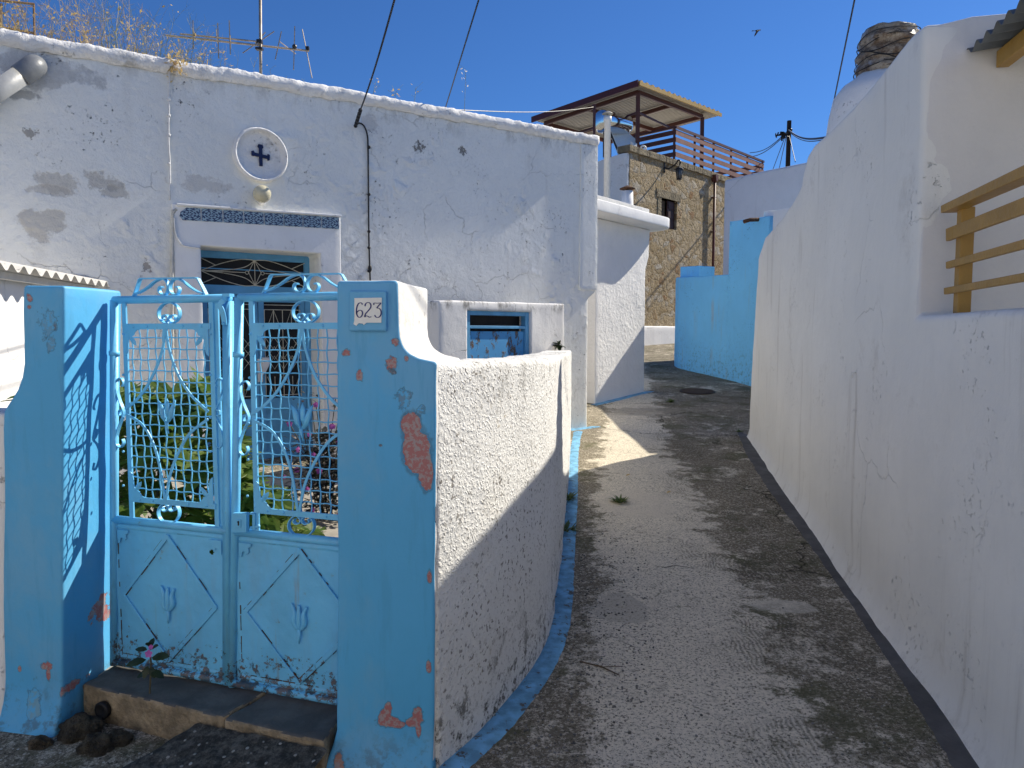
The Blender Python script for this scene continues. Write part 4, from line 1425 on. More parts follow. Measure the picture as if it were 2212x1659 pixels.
mb.build('drain_hole', M['dark'], st, smooth=True)

rampv = []
rs0 = A.lerp(B, 0.46); rs1 = B + (B - A) * 0.02
rampo = thing
mb = MB()
nU, nV = 44, 26
Vv = []
for j in range(nV + 1):
    for i in range(nU + 1):
        s = i / nU; t = j / nV
        p = rs0.lerp(rs1, s) + nn * (0.012 + 0.50 * t) + (A - B).normalized() * (0.20 * t * (1 - s))
        zz = lerp(0.125 - 0.02 * (1 - s), 0.0, t ** 0.9)
        if s < 0.1: zz *= (s / 0.1) ** 0.5
        zz += 0.007 * noise.fractal(p * 14, 0.6, 2, 4)
        Vv.append((p.x, p.y, max(zz, -0.03) + 0.004))
Ff = [(j * (nU + 1) + i, j * (nU + 1) + i + 1, (j + 1) * (nU + 1) + i + 1, (j + 1) * (nU + 1) + i) for j in range(nV) for i in range(nU)]
mb.add(Vv, Ff)
o = mb.build('entrance_ramp', M['gravel'], smooth=True)
tag(o, kind='structure')
bm = bmesh.new(); bm.from_mesh(o.data)
if sum(f.normal.z for f in bm.faces) < 0: bmesh.ops.reverse_faces(bm, faces=bm.faces)
bm.to_mesh(o.data); bm.free()

# stones by the step
def rock(u, v, r, sc, mat, label, seed, v0=0.0):
    c = atz(u, v, v0)
    bm = bmesh.new()
    bmesh.ops.create_icosphere(bm, subdivisions=4, radius=1)
    for vt in bm.verts:
        d = vt.co.copy()
        k = 1 + 0.28 * noise.fractal(d * 1.4 + Vector((seed, 0, 0)), 0.6, 2, 4) + 0.06 * noise.noise(d * 6 + Vector((seed, 0, 0)))
        vt.co = Vector((d.x * sc[0], d.y * sc[1], max(d.z, -0.55) * sc[2])) * r * k + c + Vector((0, 0, r * sc[2] * 0.45))
    me = bpy.data.meshes.new('stone'); bm.to_mesh(me); bm.free()
    tag(link_mesh('stone', me, mat), label, 'stone', 'loose stones beside the gate step')
rock(172, 1592, 0.066, (1.2, 0.9, 0.85), M['rock'], 'largest dark brown stone leaning on the left blue pillar base', 1)
rock(212, 1622, 0.054, (1.2, 0.9, 0.8), M['rock'], 'rounded grey brown stone in the middle of the stones under the step', 5)
rock(258, 1608, 0.045, (1.15, 0.9, 0.8), M['rock'], 'dark stone nearest the drain hole of the step', 9)
rock(88, 1615, 0.036, (1.2, 0.9, 0.8), M['rock2'], 'small pale brown stone lying alone in front of the left pillar', 13)

# ================================================================== GATE
def gp(u, v, n=0.0):
    return GAT.P3(u, v, n)
c2 = lambda x, y: (x * 0.36667, 553 + y * 0.36667)
c3 = lambda x, y: (x * 0.35, 1106 + y * 0.35)
N = GAT.n
sA = GAT.px(247, 900)[0]
sB = GAT.px(512, 900)[0]
DS = sB - sA

def leaf(ds, sx, label, right):
    def T(u, v, n=0.0):
        s, z = GAT.px(u, v)
        s = sA + (s - sA) * sx + ds
        return GAT.pt(s, z, n)
    C = lambda x, y, n=0.0: T(*c2(x, y), n)
    C3 = lambda x, y, n=0.0: T(*c3(x, y), n)
    root = thing('gate_leaf', T(247, 1440), label, 'gate')
    # outer tube frame
    f = MB()
    zb = GAT.px(247, 1440)[1] + 0.004
    bl = T(247, 1440); br = T(493, 1490)
    bl.z = 0.175; br.z = 0.175
    tl = T(247, 648); tr = T(493, 645)
    zt_ = 1.738
    tl.z = zt_; tr.z = zt_
    f.tube([bl - Vector((0, 0, 0.015)), tl], 0.0175, 12)
    f.tube([tl + N * 0.0, tr + GAT.h * 0.008], 0.0165, 12)
    f.bar(T(493, 650) * 1.0, Vector((br.x, br.y, 0.165)), 0.030, 0.03, N)
    f.tube([bl, br], 0.016, 10)
    zm = 0.785
    ml = T(247, 1120); mr_ = T(493, 1148)
    ml.z = mr_.z = (T(247, 1120).z + T(493, 1148).z) / 2
    f.tube([ml, mr_], 0.0175, 12)
    f.tube([T(247, 758), T(247, 768)], 0.0215, 12)
    fr = f.build('frame', M['gate'], root, smooth=True)
    # inner flat frame
    g = MB()
    zi0 = ml.z; 
    for x, w_ in ((737, 0.021), (1249, 0.021), (1272, 0.018)):
        p = C(x, 300); q_ = p.copy(); p.z = zt_ - 0.012; q_.z = zi0 + 0.01
        off = -0.004 if x == 1272 else 0.004
        g.bar(p + N * off, q_ + N * off, w_, 0.008, N)
    xl, xr = C(735, 400), C(1251, 400)
    zU = C(990, 415).z; zL = (C(750, 1433).z + C(1240, 1460).z) / 2
    for z, hh in ((zU, 0.024), (zL, 0.022)):
        a = xl.copy(); b = xr.copy(); a.z = z; b.z = z
        g.bar(a + N * 0.010, b + N * 0.010, hh, 0.006, N)
    for x in (800, 880, 1090, 1200):
        for z in (zU, zL):
            p = C(x, 400); p.z = z
            g.ball(p + N * 0.013, 0.0055, 8, 6, (1, 1, 1))
    for y in (460, 700, 950, 1150, 1350):
        for x in (737, 1249):
            p = C(x, y)
            g.ball(p + N * 0.009, 0.0055, 8, 6)
    g.build('panel_frame', M['gate'], root, smooth=False)
    # woven wire mesh
    w = MB()
    a0_, b0_ = xl, xr
    nvert = 11; nh = 16
    W = (b0_ - a0_).length
    for i in range(1, nvert):
        ph = (i % 2) * math.pi
        pts = []
        for k in range(nh * 4 + 1):
            t = k / (nh * 4)
            z = lerp(zL, zU, t)
            p = a0_.lerp(b0_, (i - 0.1) / nvert)
            jit = 0.004 * noise.noise(Vector((i * 3.1, t * 2.2, ds * 5)))
            pts.append(Vector((p.x, p.y, z)) + GAT.h * (0.0026 * math.sin(t * nh * math.pi + ph) + jit) + N * 0.0035 * math.sin(t * nh * math.pi + ph + 1.0))
        w.tube(pts, 0.0029, 5)
    for j in range(1, nh):
        ph = (j % 2) * math.pi
        pts = []
        for k in range(nvert * 4 + 1):
            t = k / (nvert * 4)
            p = a0_.lerp(b0_, t)
            z = lerp(zL, zU, j / nh) + 0.0014 * math.sin(t * nvert * math.pi + ph) + 0.004 * noise.noise(Vector((j * 2.7, t * 2.0, ds * 7)))
            pts.append(Vector((p.x, p.y, z)) + N * -0.0035 * math.sin(t * nvert * math.pi + ph))
        w.tube(pts, 0.0028, 5)
    w.build('wire_mesh', M['gate'], root, smooth=True)
    # long curved straps
    s_ = MB()
    n_ = 0.012
    for P in ([(984, 425), (977, 520), (942, 640), (880, 765), (815, 850), (752, 900)],
              [(992, 425), (1008, 540), (1058, 690), (1128, 805), (1190, 870), (1240, 915)],
              [(755, 930), (850, 990), (915, 1100), (955, 1240), (985, 1435)],
              [(1238, 960), (1130, 1045), (1060, 1165), (1015, 1290), (992, 1435)]):
        s_.strip(spline([C(x, y, n_) for x, y in P], 7), N, 0.0105, 0.005)
    s_.build('curved_strap', M['gate'], root)
    # tulip
    t_ = MB()
    def petal(P, n0, n1):
        P = [C(x, y, n0) for x, y in P]
        c_ = sum(P, Vector()) / len(P) + N * (n1 - n0)
        b = [p - N * 0.004 for p in P]
        k = len(P)
        t_.add(P + [c_] + b, [(i, (i + 1) % k, k) for i in range(k)] + [(i, (i + 1) % k, k + 1 + (i + 1) % k, k + 1 + i) for i in range(k)] + [tuple(range(2 * k, k, -1))])
    petal([(945, 845), (968, 868), (982, 900), (990, 960), (1000, 985), (985, 975), (965, 950), (955, 910), (950, 870)], 0.016, 0.026)
    petal([(997, 838), (1010, 870), (1012, 920), (1002, 960), (990, 925), (986, 880)], 0.014, 0.020)
    petal([(1050, 845), (1030, 868), (1016, 900), (1002, 960), (992, 985), (1012, 978), (1032, 950), (1042, 910), (1047, 870)], 0.016, 0.026)
    t_.tube([C(998, 975, 0.016), C(1000, 1010, 0.016), C(1008, 1045, 0.014)], [0.0075, 0.005, 0.003], 8)
    t_.build('tulip', M['gate'], root, smooth=True)
    # scalloped corner plates with a leaf
    zz = {1: zU - 0.012, -1: zL + 0.011}
    for (cx_, sgx) in ((xl + GAT.h * 0.010, 1), (xr - GAT.h * 0.010, -1)):
        for sgz in (1, -1):
            o_ = Vector((cx_.x, cx_.y, zz[sgz])) + N * 0.010
            k_ = MB()
            q = lambda x, z, n=0.0: o_ + GAT.h * sgx * x + Vector((0, 0, -sgz * z)) + N * n
            P = [(0, 0), (0.082, 0)]
            for t in range(1, 8):
                a = math.pi / 2 * t / 8
                P.append((0.082 - 0.034 * math.sin(a), 0.030 * (1 - math.cos(a)) * 1.0))
            P += [(0.042, 0.026), (0.030, 0.030), (0.022, 0.044), (0.020, 0.058)]
            for t in range(1, 8):
                a = math.pi / 2 * t / 8
                P.append((0.020 * math.cos(a) * 1.0, 0.058 + 0.048 * math.sin(a)))
            P.append((0, 0.108))
            k_.prism([q(x, z) for x, z in P], N * 0.004)
            L = [(0.022, 0.022), (0.045, 0.030), (0.060, 0.050), (0.063, 0.068), (0.048, 0.062), (0.030, 0.048)]
            pp = [q(x, z, 0.004) for x, z in L]
            cc_ = sum(pp, Vector()) / len(pp) + N * 0.007
            k_.add(pp + [cc_], [(i, (i + 1) % 6, 6) for i in range(6)])
            k_.build('corner_leaf', M['gate'], root)
    # scrolls
    def scroll_heart(cx_, cy_, r, flip, name):
        # open ring whose two ends curl inwards beside each other
        P = MB()
        for sg in (-1, 1):
            pts = []
            for i in range(19):
                a = math.pi / 2 - sg * math.pi * (i / 18) * 0.97
                pts.append((cx_ + sg * 0 + r * math.cos(a), cy_ - flip * r * math.sin(a) * 1.0))
            ex, ey = pts[-1]
            ir = r * 0.33
            ccx = cx_ + sg * ir * 1.15
            ccy = cy_ + flip * (r * 0.42)
            for i in range(1, 15):
                t = i / 14
                a = (math.pi / 2) - sg * (-1) * 0 
                ang = -math.pi / 2 + (-sg) * (-1) * 0
                th = t * math.pi * 1.75
                rr = ir * (1.15 - 0.55 * t)
                pts.append((ccx - sg * rr * math.sin(th) * 1.0 - 0, ccy + flip * rr * math.cos(th)))
            sp = spline([C(x, y, 0.0) for x, y in pts], 2)
            P.strip(sp, N, 0.004, 0.018)
        P.build(name, M['gate'], root, smooth=False)
    scroll_heart(998, 338, 62, 1, 'ring_scroll')
    scroll_heart(996, 1512, 62, -1, 'ring_scroll')
    # crest
    cr = MB()
    cr.strip([C(x, y) for x, y in [(790, 236), (797, 222), (824, 140), (832, 133), (1155, 129), (1168, 134), (1203, 200), (1218, 232)]], N, 0.0055, 0.018)
    for sg in (-1, 1):
        X = lambda x: 998 + sg * x
        P = [(200, 222), (170, 212), (125, 185), (85, 152), (50, 136), (22, 142), (8, 165), (4, 190), (12, 215), (30, 228), (50, 222), (60, 200), (52, 182), (40, 184)]
        cr.strip(spline([C(X(x), y) for x, y in P], 5), N, 0.0055, 0.018)
    cr.build('crest', M['gate'], root)
    # side S scrolls
    for (x0, sg) in ((722, -1), (1282, 1)):
        if sg == 1 or True:
            A_ = [(0, 0), (-2, 20)]
            P = [(24, 768), (30, 745), (18, 722), (2, 722), (-12, 745), (-10, 790), (6, 850), (26, 900), (30, 925), (18, 940), (6, 934), (6, 915)]
            P2_ = [(x, 2 * 918 - y + 10) for x, y in P]
            for Q in (P, P2_):
                ss = MB()
                ss.strip(spline([C(x0 + sg * (22 - (x if sg == -1 else x)), y) for x, y in Q], 4), N, 0.004, 0.016)
                ss.build('side_scroll', M['gate'], root)
    # lower sheet with rust holes
    l0 = T(246, 1200); l1 = T(494, 1200)
    z1 = ml.z - 0.014; z0 = 0.188
    nx_, nz_ = 100, 150
    holes = [(C3(1305, 250), 0.0105), (C3(785, 770), 0.007)] if not right else []
    vs = []; fs = []
    for j in range(nz_ + 1):
        for i in range(nx_ + 1):
            p = l0.lerp(l1, i / nx_)
            z = lerp(z0, z1, j / nz_)
            q_ = Vector((p.x, p.y, z))
            d = 0.0022 * noise.noise(q_ * 9) + 0.0012 * noise.noise(q_ * 30)
            # pressed border line
            e_ = min(i / nx_, 1 - i / nx_) * (l1 - l0).length
            e2 = min(j / nz_, 1 - j / nz_) * (z1 - z0)
            em = min(e_, e2)
            if 0.012 < em < 0.024: d += 0.004
            vs.append(q_ + N * (d - 0.002))
    for j in range(nz_):
        for i in range(nx_):
            f4 = (j * (nx_ + 1) + i, j * (nx_ + 1) + i + 1, (j + 1) * (nx_ + 1) + i + 1, (j + 1) * (nx_ + 1) + i)
            c_ = sum((vs[k] for k in f4), Vector()) / 4
            if any((c_ - h).length < r for h, r in holes):
                continue
            fs.append(f4)
    sh = MB(); sh.add(vs, fs)
    dmd = [C3(1037, 175, 0.004), C3(765, 495, 0.004), C3(1043, 925, 0.004), C3(1335, 600, 0.004)]
    cz = (dmd[1].z + dmd[3].z) / 2
    dmd[1].z = dmd[3].z = cz
    dmd[0].z = z1 - 0.035; dmd[2].z = z0 + 0.035
    rl_ = sh
    sh.mi = 1
    rr_ = random.Random(31 if right else 17)
    segs_ = [(dmd[i], dmd[(i + 1) % 4], 0.0105) for i in range(4)]
    ba, bb = l0 + GAT.h * 0.026, l1 - GAT.h * 0.026
    W3 = lambda p, z: Vector((p.x, p.y, z)) + N * 0.002
    segs_ += [(W3(ba, z1 - 0.02), W3(bb, z1 - 0.02), 0.0), (W3(ba, z0 + 0.03), W3(bb, z0 + 0.03), 0.0), (W3(ba, z0 + 0.02), W3(ba, z1 - 0.03), 0.0), (W3(bb, z0 + 0.02), W3(bb, z1 - 0.03), 0.0)]
    for a, b, off in segs_:
        d3 = (b - a).normalized(); t3 = d3.cross(N)
        L3 = (b - a).length
        for sg in ((-1, 1) if off else (1,)):
            p3 = 0.0
            while p3 < L3 - 0.01:
                ln_ = min(rr_.uniform(0.008, 0.07), L3 - p3)
                q3 = a + d3 * p3
                prob = 0.75 if (q3.z < 0.36) else 0.5
                if rr_.random() < prob:
                    u0 = a + d3 * p3 + t3 * off * sg - N * 0.0028
                    rl_.bar(u0, u0 + d3 * ln_, rr_.uniform(0.0012, 0.0038), 0.003, N)
                p3 += ln_ + rr_.uniform(0.0, 0.03)
    sheet = sh.build('lower_panel', [M['gate'], M['rust']], root, smooth=True)
    d_ = MB()
    for i in range(4):
        a, b = dmd[i], dmd[(i + 1) % 4]
        ex = (b - a).normalized() * 0.004
        d_.bar(a - ex, b + ex, 0.018, 0.006 + 0.0006 * i, N)
    d_.build('diamond_moulding', M['gate'], sheet, bevel=0.0015)
    tm = MB()
    cc_ = (dmd[1] + dmd[3]) / 2
    def Q(x, z, n=0.003):
        return cc_ + GAT.h * x + Vector((0, 0, z)) + N * n
    for P in ([(-0.008, -0.04), (-0.022, -0.012), (-0.020, 0.025), (-0.034, 0.062)], [(0.0, -0.045), (0.001, -0.01), (0.0, 0.03), (0.001, 0.058)], [(0.008, -0.04), (0.024, -0.012), (0.022, 0.025), (0.036, 0.055)]):
        sp = spline([Q(*p) for p in P], 6)
        k = len(sp)
        tm.tube(sp, [0.004 + 0.008 * math.sin(math.pi * (i / (k - 1)) ** 0.8) for i in range(k)], 8)
    tm.tube([Q(0, -0.04), Q(0.001, -0.07), Q(-0.002, -0.095)], [0.009, 0.005, 0.003], 8)
    tm.build('pressed_tulip', M['gate'], sheet, smooth=True)
    for sg in (-1, 1):
        for sz in (1,):
            o_ = (l0 if sg == -1 else l1) - GAT.h * sg * 0.03
            o_ = Vector((o_.x, o_.y, z1 - 0.028)) + N * 0.002
            k_ = MB()
            P = [(0, 0), (0.06, 0), (0.058, 0.012), (0.045, 0.018), (0.048, 0.035), (0.038, 0.046), (0.026, 0.034), (0.018, 0.036), (0.012, 0.056), (0, 0.06)]
            k_.prism([o_ + GAT.h * (-sg) * x + Vector((0, 0, -z)) for x, z in P], N * 0.005)
            k_.build('pressed_corner', M['gate'], sheet, bevel=0.0015)
    return root, C, C3

gl, CL, C3L = leaf(0.0, 1.0, 'left sky blue iron gate leaf with wire lattice, tulip and top hasp', False)
gr_, CR, C3R = leaf(DS, 1.06, 'right sky blue iron gate leaf with lock case beside the numbered pillar', True)
# hasp on the left leaf, lock on the right leaf
mb = MB()
P = [CL(1345, 228, 0.018), CL(1352, 262, 0.03), CL(1332, 285, 0.036), CL(1338, 320, 0.03), CL(1342, 350, 0.026), CL(1345, 405, 0.02)]
sp = spline(P, 5)
for a, b in zip(sp, sp[1:]):
    mb.bar(a, b + (b - a) * 0.15, 0.022, 0.005, N)
mb.ball(CL(1342, 400, 0.026), 0.007, 8, 6)
mb.bar(CL(1335, 232, 0.012), CL(1378, 232, 0.012), 0.012, 0.028, N)
mb.build('hasp', M['gate'], gl)
mb = MB()
q = [gp(*c2(1386, 1508), 0.02), gp(*c2(1470, 1508), 0.02), gp(*c2(1470, 1622), 0.02), gp(*c2(1386, 1622), 0.02)]
mb.prism(q, N * 0.02)
mb.build('lock_case', M['gate'], gr_, bevel=0.002)
mb = MB()
q = [gp(*c2(1388, 1552), 0.041), gp(*c2(1420, 1552), 0.041), gp(*c2(1420, 1600), 0.041), gp(*c2(1388, 1600), 0.041)]
mb.prism(q, N * 0.003)
mb.build('lock_plate', M['gate'], gr_, bevel=0.001)
mb = MB()
mb.bar(gp(*c2(1475, 1600), 0.01), gp(*c2(1520, 1592), 0.01), 0.008, 0.008, N)
mb.bar(gp(*c2(1475, 1515), 0.01), gp(*c2(1505, 1518), 0.01), 0.006, 0.02, N)
mb.bar(gp(*c2(1500, 1515), 0.01), gp(*c2(1500, 1610), 0.01), 0.012, 0.014, N)
mb.ball(gp(*c2(1522, 1592), 0.01), 0.008, 8, 6)
mb.build('lock_bolt', M['gate'], gr_, bevel=0.001)
mb = MB()
mb.bar(gp(*c2(1404, 1566), 0.045), gp(*c2(1404, 1588), 0.045), 0.006, 0.0015, N)
mb.ball(gp(*c2(1404, 1567), 0.0445), 0.0045, 8, 6)
mb.build('keyhole', M['iron'], gr_)

# ================================================================== SHED AT THE LEFT with corrugated roof
E1 = P2(226, 612, 0.0); E1.z = 2.07
E0 = atz(-60, 564, 2.07)
sh = thing('lean_to_shed', (E0 + E1) / 2 + Vector((-0.4, 0, -2.0)), 'sunlit white lean-to with a corrugated sheet roof behind the left pillar', 'shed')
dE = (E1 - E0); LE = dE.length; dE.normalize()
lft = Vector((-dE.y, dE.x, 0))
if lft.x > 0: lft = -lft
bm = bmesh.new()
nw = int(LE / 0.177 * 14)
rws = []
for sidez in (0, 1):
    rows = []
    for j in range(7):
        row = []
        for i in range(nw + 1):
            t = i / nw * LE
            w_ = 0.026 * math.sin(2 * math.pi * t / 0.177)
            dd = -0.05 + 1.6 * j / 6
            p = E0 + dE * t + lft * (dd + 0.01 * noise.noise(Vector((t * 5, 0, 0)))) + Vector((0, 0, w_ + dd * 0.20 + (0.0 if sidez else 0.009)))
            row.append(bm.verts.new(p))
        rows.append(row)
    rws.append(rows)
    for j in range(6):
        for i in range(nw):
            bm.faces.new((rows[j][i], rows[j][i + 1], rows[j + 1][i + 1], rows[j + 1][i]))
for i in range(nw):
    bm.faces.new((rws[0][0][i], rws[0][0][i + 1], rws[1][0][i + 1], rws[1][0][i]))
bmesh.ops.recalc_face_normals(bm, faces=bm.faces)
me = bpy.data.meshes.new('corrugated_sheet'); bm.to_mesh(me); bm.free()
link_mesh('corrugated_sheet', me, M['asb'], sh)
W0 = E0 + lft * 0.16; W1 = E1 + lft * 0.16
slab('side_wall', [Vector((W0.x, W0.y, 0)), Vector((W0.x, W0.y, 2.02)), Vector((W1.x, W1.y, 2.02)), Vector((W1.x, W1.y, 0))], lft * 0.2, M['white'], sh, cell=0.08, bevel=0.02, amp=0.01)
mb = MB()
mb.bar(E0 + lft * 0.1 + Vector((0, 0, -0.05)), E1 + lft * 0.1 + Vector((0, 0, -0.05)), 0.04, 0.05, (0, 0, 1))
mb.build('eave_batten', M['whitepaint'], sh)

# ================================================================== RIGHT HOUSE
rh = thing('right_house', (3.2, 6.0, 0.15), 'tall plain white house on the right of the alley, shaded, with a recessed terrace', 'house')
rpx = lambda u, v: RWP.pt(*RWP.px(u, v))
prof = [(1617, 1000), (1620, 900), (1622, 850), (1627, 740), (1632, 640), (1640, 555), (1655, 512), (1690, 468), (1715, 432), (1732, 398), (1737, 368), (1746, 335), (1760, 311), (1785, 287), (1838, 232), (1890, 175), (1925, 132), (1962, 84), (1980, 66), (2000, 50)]
pts = []
for u, v in prof:
    p = rpx(u, v)
    pts.append(p)
pts[0].z = 0.0
z_s = RWP.px(1970, 680)[1]
s_c = RWP.px(1985, 400)[0]
s_near = RWP.px(2212, 653)[0] - 3.0
pts += [RWP.pt(s_c, z_s), RWP.pt(s_near, z_s - 0.01), RWP.pt(s_near, -0.1), RWP.pt(RWP.px(1617, 945)[0], -0.1)]
pts[19] = RWP.pt(s_c, pts[19].z)
def rdef(c):
    z = c.z - g0(c.y)
    d = (c - RWP.P).dot(RWP.n)
    if d > -0.08:
        k = 0.0
        if z < 0.10: k += 0.045 * max(0, (0.10 - z) / 0.10) ** 1.3
        k += 0.025 * noise.noise(Vector((c.y * 0.5, c.z * 0.7, 0)))
        c = c + RWP.n * k
    return c
slab('front_wall', pts, RWP.n * -0.28, M['right'], rh, cell=0.085, bevel=0.03, amp=0.006, freq=0.8, amp2=0.003, freq2=6, deform=rdef)
# terrace end wall (faces down the alley towards the viewer)
TW = Pl(RWP.pt(s_c, 0)[:2], 11.6 + 92)
zt0 = pts[19].z
slab('terrace_wall', [TW.pt(0.02, 0.9, -0.004), TW.pt(0.02, zt0 - 0.01, -0.004), TW.P3(2100, 34, -0.004), TW.P3(2212, 24, -0.004), TW.pt(3.0, 3.25, -0.004), TW.pt(3.0, 0.9, -0.004)], TW.n * -0.25, M['terrace'], rh, cell=0.08, bevel=0.012, amp=0.006)
mb = MB()
q0, q1 = RWP.pt(s_c + 0.26, 0.0, -0.285), RWP.pt(RWP.px(1740, 380)[0] - 0.1, 0, -0.285)
mb.prism([Vector((p.x, p.y, 2.8)) for p in (q0, q1, q1 - RWP.n * 3.2, q0 - RWP.n * 3.2)], (0, 0, 0.1))
mb.build('roof', M['cement'], rh)
q2 = RWP.pt(RWP.px(1660, 520)[0] - 0.3, 0, -0.285)
mb = MB()
mb.prism([Vector((p.x, p.y, 0)) for p in (q2, q2 - RWP.n * 3.2, q0 - RWP.n * 3.2, q0 - RWP.n * 2.9, q2 - RWP.n * 2.9 - RWP.h * 0.3, q2 - RWP.h * 0.3)], (0, 0, 2.3))
mb.build('back_wall', M['right'], rh)
# terrace floor
mb = MB()
q0, q1 = RWP.pt(s_c - 0.01, 0, -0.285), RWP.pt(s_near, 0, -0.285)
mb.prism([Vector((p.x, p.y, 0.85)) for p in (q0, q1, q1 - RWP.n * 3, q0 - RWP.n * 3)], (0, 0, 0.06))
mb.build('terrace_floor', M['cement'], rh)
mb = MB()
hk = RWP.P3(1853, 805, 0.0)
mb.ball(hk, 0.016, 10, 8, (0.8, 0.8, 1.3))
mb.tube([hk, hk + RWP.n * 0.03 + Vector((0, 0, 0.0)), hk + RWP.n * 0.035 + Vector((0, 0, -0.03))], 0.006, 6)
mb.build('wall_hook', M['right'], rh, smooth=True)

# mustard railing on the parapet
rl = thing('mustard_railing', RWP.P3(2055, 664, -0.12), 'mustard painted railing standing on the white parapet at the right', 'railing')
c8 = lambda x, y: (1548.4 + x * 0.4334, y * 0.4334)
def rrail(x0, ya0, yb0, x1, ya1, yb1, th, name, n=-0.10):
    A1 = RWP.P3(*c8(x0, ya0), n); A0 = RWP.P3(*c8(x0, yb0), n); B1 = RWP.P3(*c8(x1, ya1), n); B0 = RWP.P3(*c8(x1, yb1), n)
    k = 3.0
    B1 = A1 + (B1 - A1) * k; B0 = A0 + (B0 - A0) * k
    mb = MB()
    mb.prism([A0, B0, B1, A1], RWP.n * -th)
    mb.build(name, M['mustard'], rl, bevel=0.004)
rrail(1115, 1025, 1063, 1531, 820, 880, 0.075, 'handrail', -0.07)
rrail(1140, 1140, 1203, 1531, 980, 1064, 0.02, 'rail')
rrail(1140, 1305, 1340, 1531, 1190, 1238, 0.02, 'rail')
rrail(1130, 1435, 1468, 1531, 1358, 1402, 0.02, 'rail')
for k in (0, 1, 2):
    a = RWP.px(*c8(1188, 1535), -0.122)[0] - k * 1.15
    t = RWP.px(*c8(1188, 1045), -0.122)[1]
    mb = MB()
    mb.box(RWP.pt(a, (z_s - 0.03 + t) / 2, -0.15), RWP.h * 0.028, RWP.n * 0.028, (0, 0, (t - z_s + 0.03) / 2))
    mb.build('post', M['mustard'], rl, bevel=0.004)

# corrugated awning over the terrace
aw = thing('tin_awning', TW.P3(2110, 122, 0.1), 'grey corrugated tin awning on a mustard beam at the top right corner', 'awning')
Aa = TW.P3(2088, 124, 0.0)
dirA = -RWP.h
sw = 0.10
bm = bmesh.new()
nwv = 12 * 26
rws = []
for sd in (0, 1):
    rows = []
    for j in range(8):
        row = []
        for i in range(nwv + 1):
            t = i / 12 * sw - 0.02
            w_ = 0.017 * math.sin(2 * math.pi * i / 12)
            dd = 1.9 * j / 7
            row.append(bm.verts.new(Aa + dirA * t - RWP.n * dd + Vector((0, 0, 0.02 + w_ + dd * 0.12 + sd * 0.003))))
        rows.append(row)
    rws.append(rows)
    for j in range(7):
        for i in range(nwv):
            bm.faces.new((rows[j][i], rows[j][i + 1], rows[j + 1][i + 1], rows[j + 1][i]))
for i in range(nwv):
    bm.faces.new((rws[0][0][i], rws[0][0][i + 1], rws[1][0][i + 1], rws[1][0][i]))
bmesh.ops.recalc_face_normals(bm, faces=bm.faces)
me = bpy.data.meshes.new('tin_sheet'); bm.to_mesh(me); bm.free()
link_mesh('tin_sheet', me, M['tinroof'], aw)
b0 = TW.P3(2166, 128, 0.02)
b1 = b0 - RWP.h * 2.6
mb = MB()
mb.bar(b0, b1, 0.055, 0.075, (0, 0, 1))
mb.build('beam', M['mustard'], aw, bevel=0.004)

# whitewashed chimney with wrapped drum
Yc = 6.2
cc = aty(1905, 300, Yc)
wc = thing('roof_chimney', (cc.x, cc.y, 2.8), 'bulbous whitewashed chimney base rising behind the right house wall', 'chimney')
px_ = Yc / FPX
cz_ = lambda v: aty(1900, v, Yc).z
mb = MB()
prof = [(115, 340), (112, 290), (106, 245), (98, 210), (82, 188), (60, 172), (52, 160)]
c0 = Vector((aty(1905, 300, Yc).x, Yc, 0))
mb.lathe(c0 + Vector((0, 0, 2.0)), [(0.55, 0.0)] + [(r * px_, cz_(v) - 2.0) for r, v in prof], 28)
o = mb.build('chimney_body', M['white'], wc, smooth=True)
for v in o.data.vertices:
    v.co += v.co.normalized() * 0.02 * noise.noise(v.co * 3)
dr_ = thing('wrapped_drum', (c0.x, c0.y, cz_(165)), 'drum wrapped in torn brown plastic and wire sitting on the whitewashed chimney', 'drum')
mb = MB()
axd = Vector((0.10, 0.0, 1)).normalized()
R_ = 56 * px_
prof = [(R_ * 0.96, 0)]
H_ = 92 * px_
for k in range(1, 16):
    t = k / 16
    prof.append((R_ * (0.98 + 0.05 * math.sin(t * 19)), H_ * t))
prof += [(R_ * 0.97, H_), (R_ * 0.6, H_ + 0.03), (0.02, H_ + 0.045)]
mb.lathe(Vector((c0.x, c0.y, cz_(168))), prof, 36, axd)
o = mb.build('wrap', M['drum'], dr_, smooth=True)
for v in o.data.vertices:
    k = noise.fractal(v.co * 9, 0.6, 2, 4)
    v.co += Vector((v.co.x, v.co.y, 0)).normalized() * 0.02 * k + Vector((0, 0, 0.012 * noise.noise(v.co * 12)))
mb = MB()
for k in range(6):
    h = H_ * (0.12 + 0.15 * k)
    ring = []
    for i in range(28):
        a = 2 * math.pi * i / 28
        ring.append(Vector((c0.x, c0.y, cz_(168))) + axd * (h + 0.025 * math.sin(a * 2 + k) + 0.02 * math.sin(3 * a + k * 2)) + Vector((math.cos(a), math.sin(a), 0)) * (R_ * 1.06))
    mb.tube(ring, 0.0045, 4, closed=True)
mb.build('binding_wire', M['iron'], dr_)

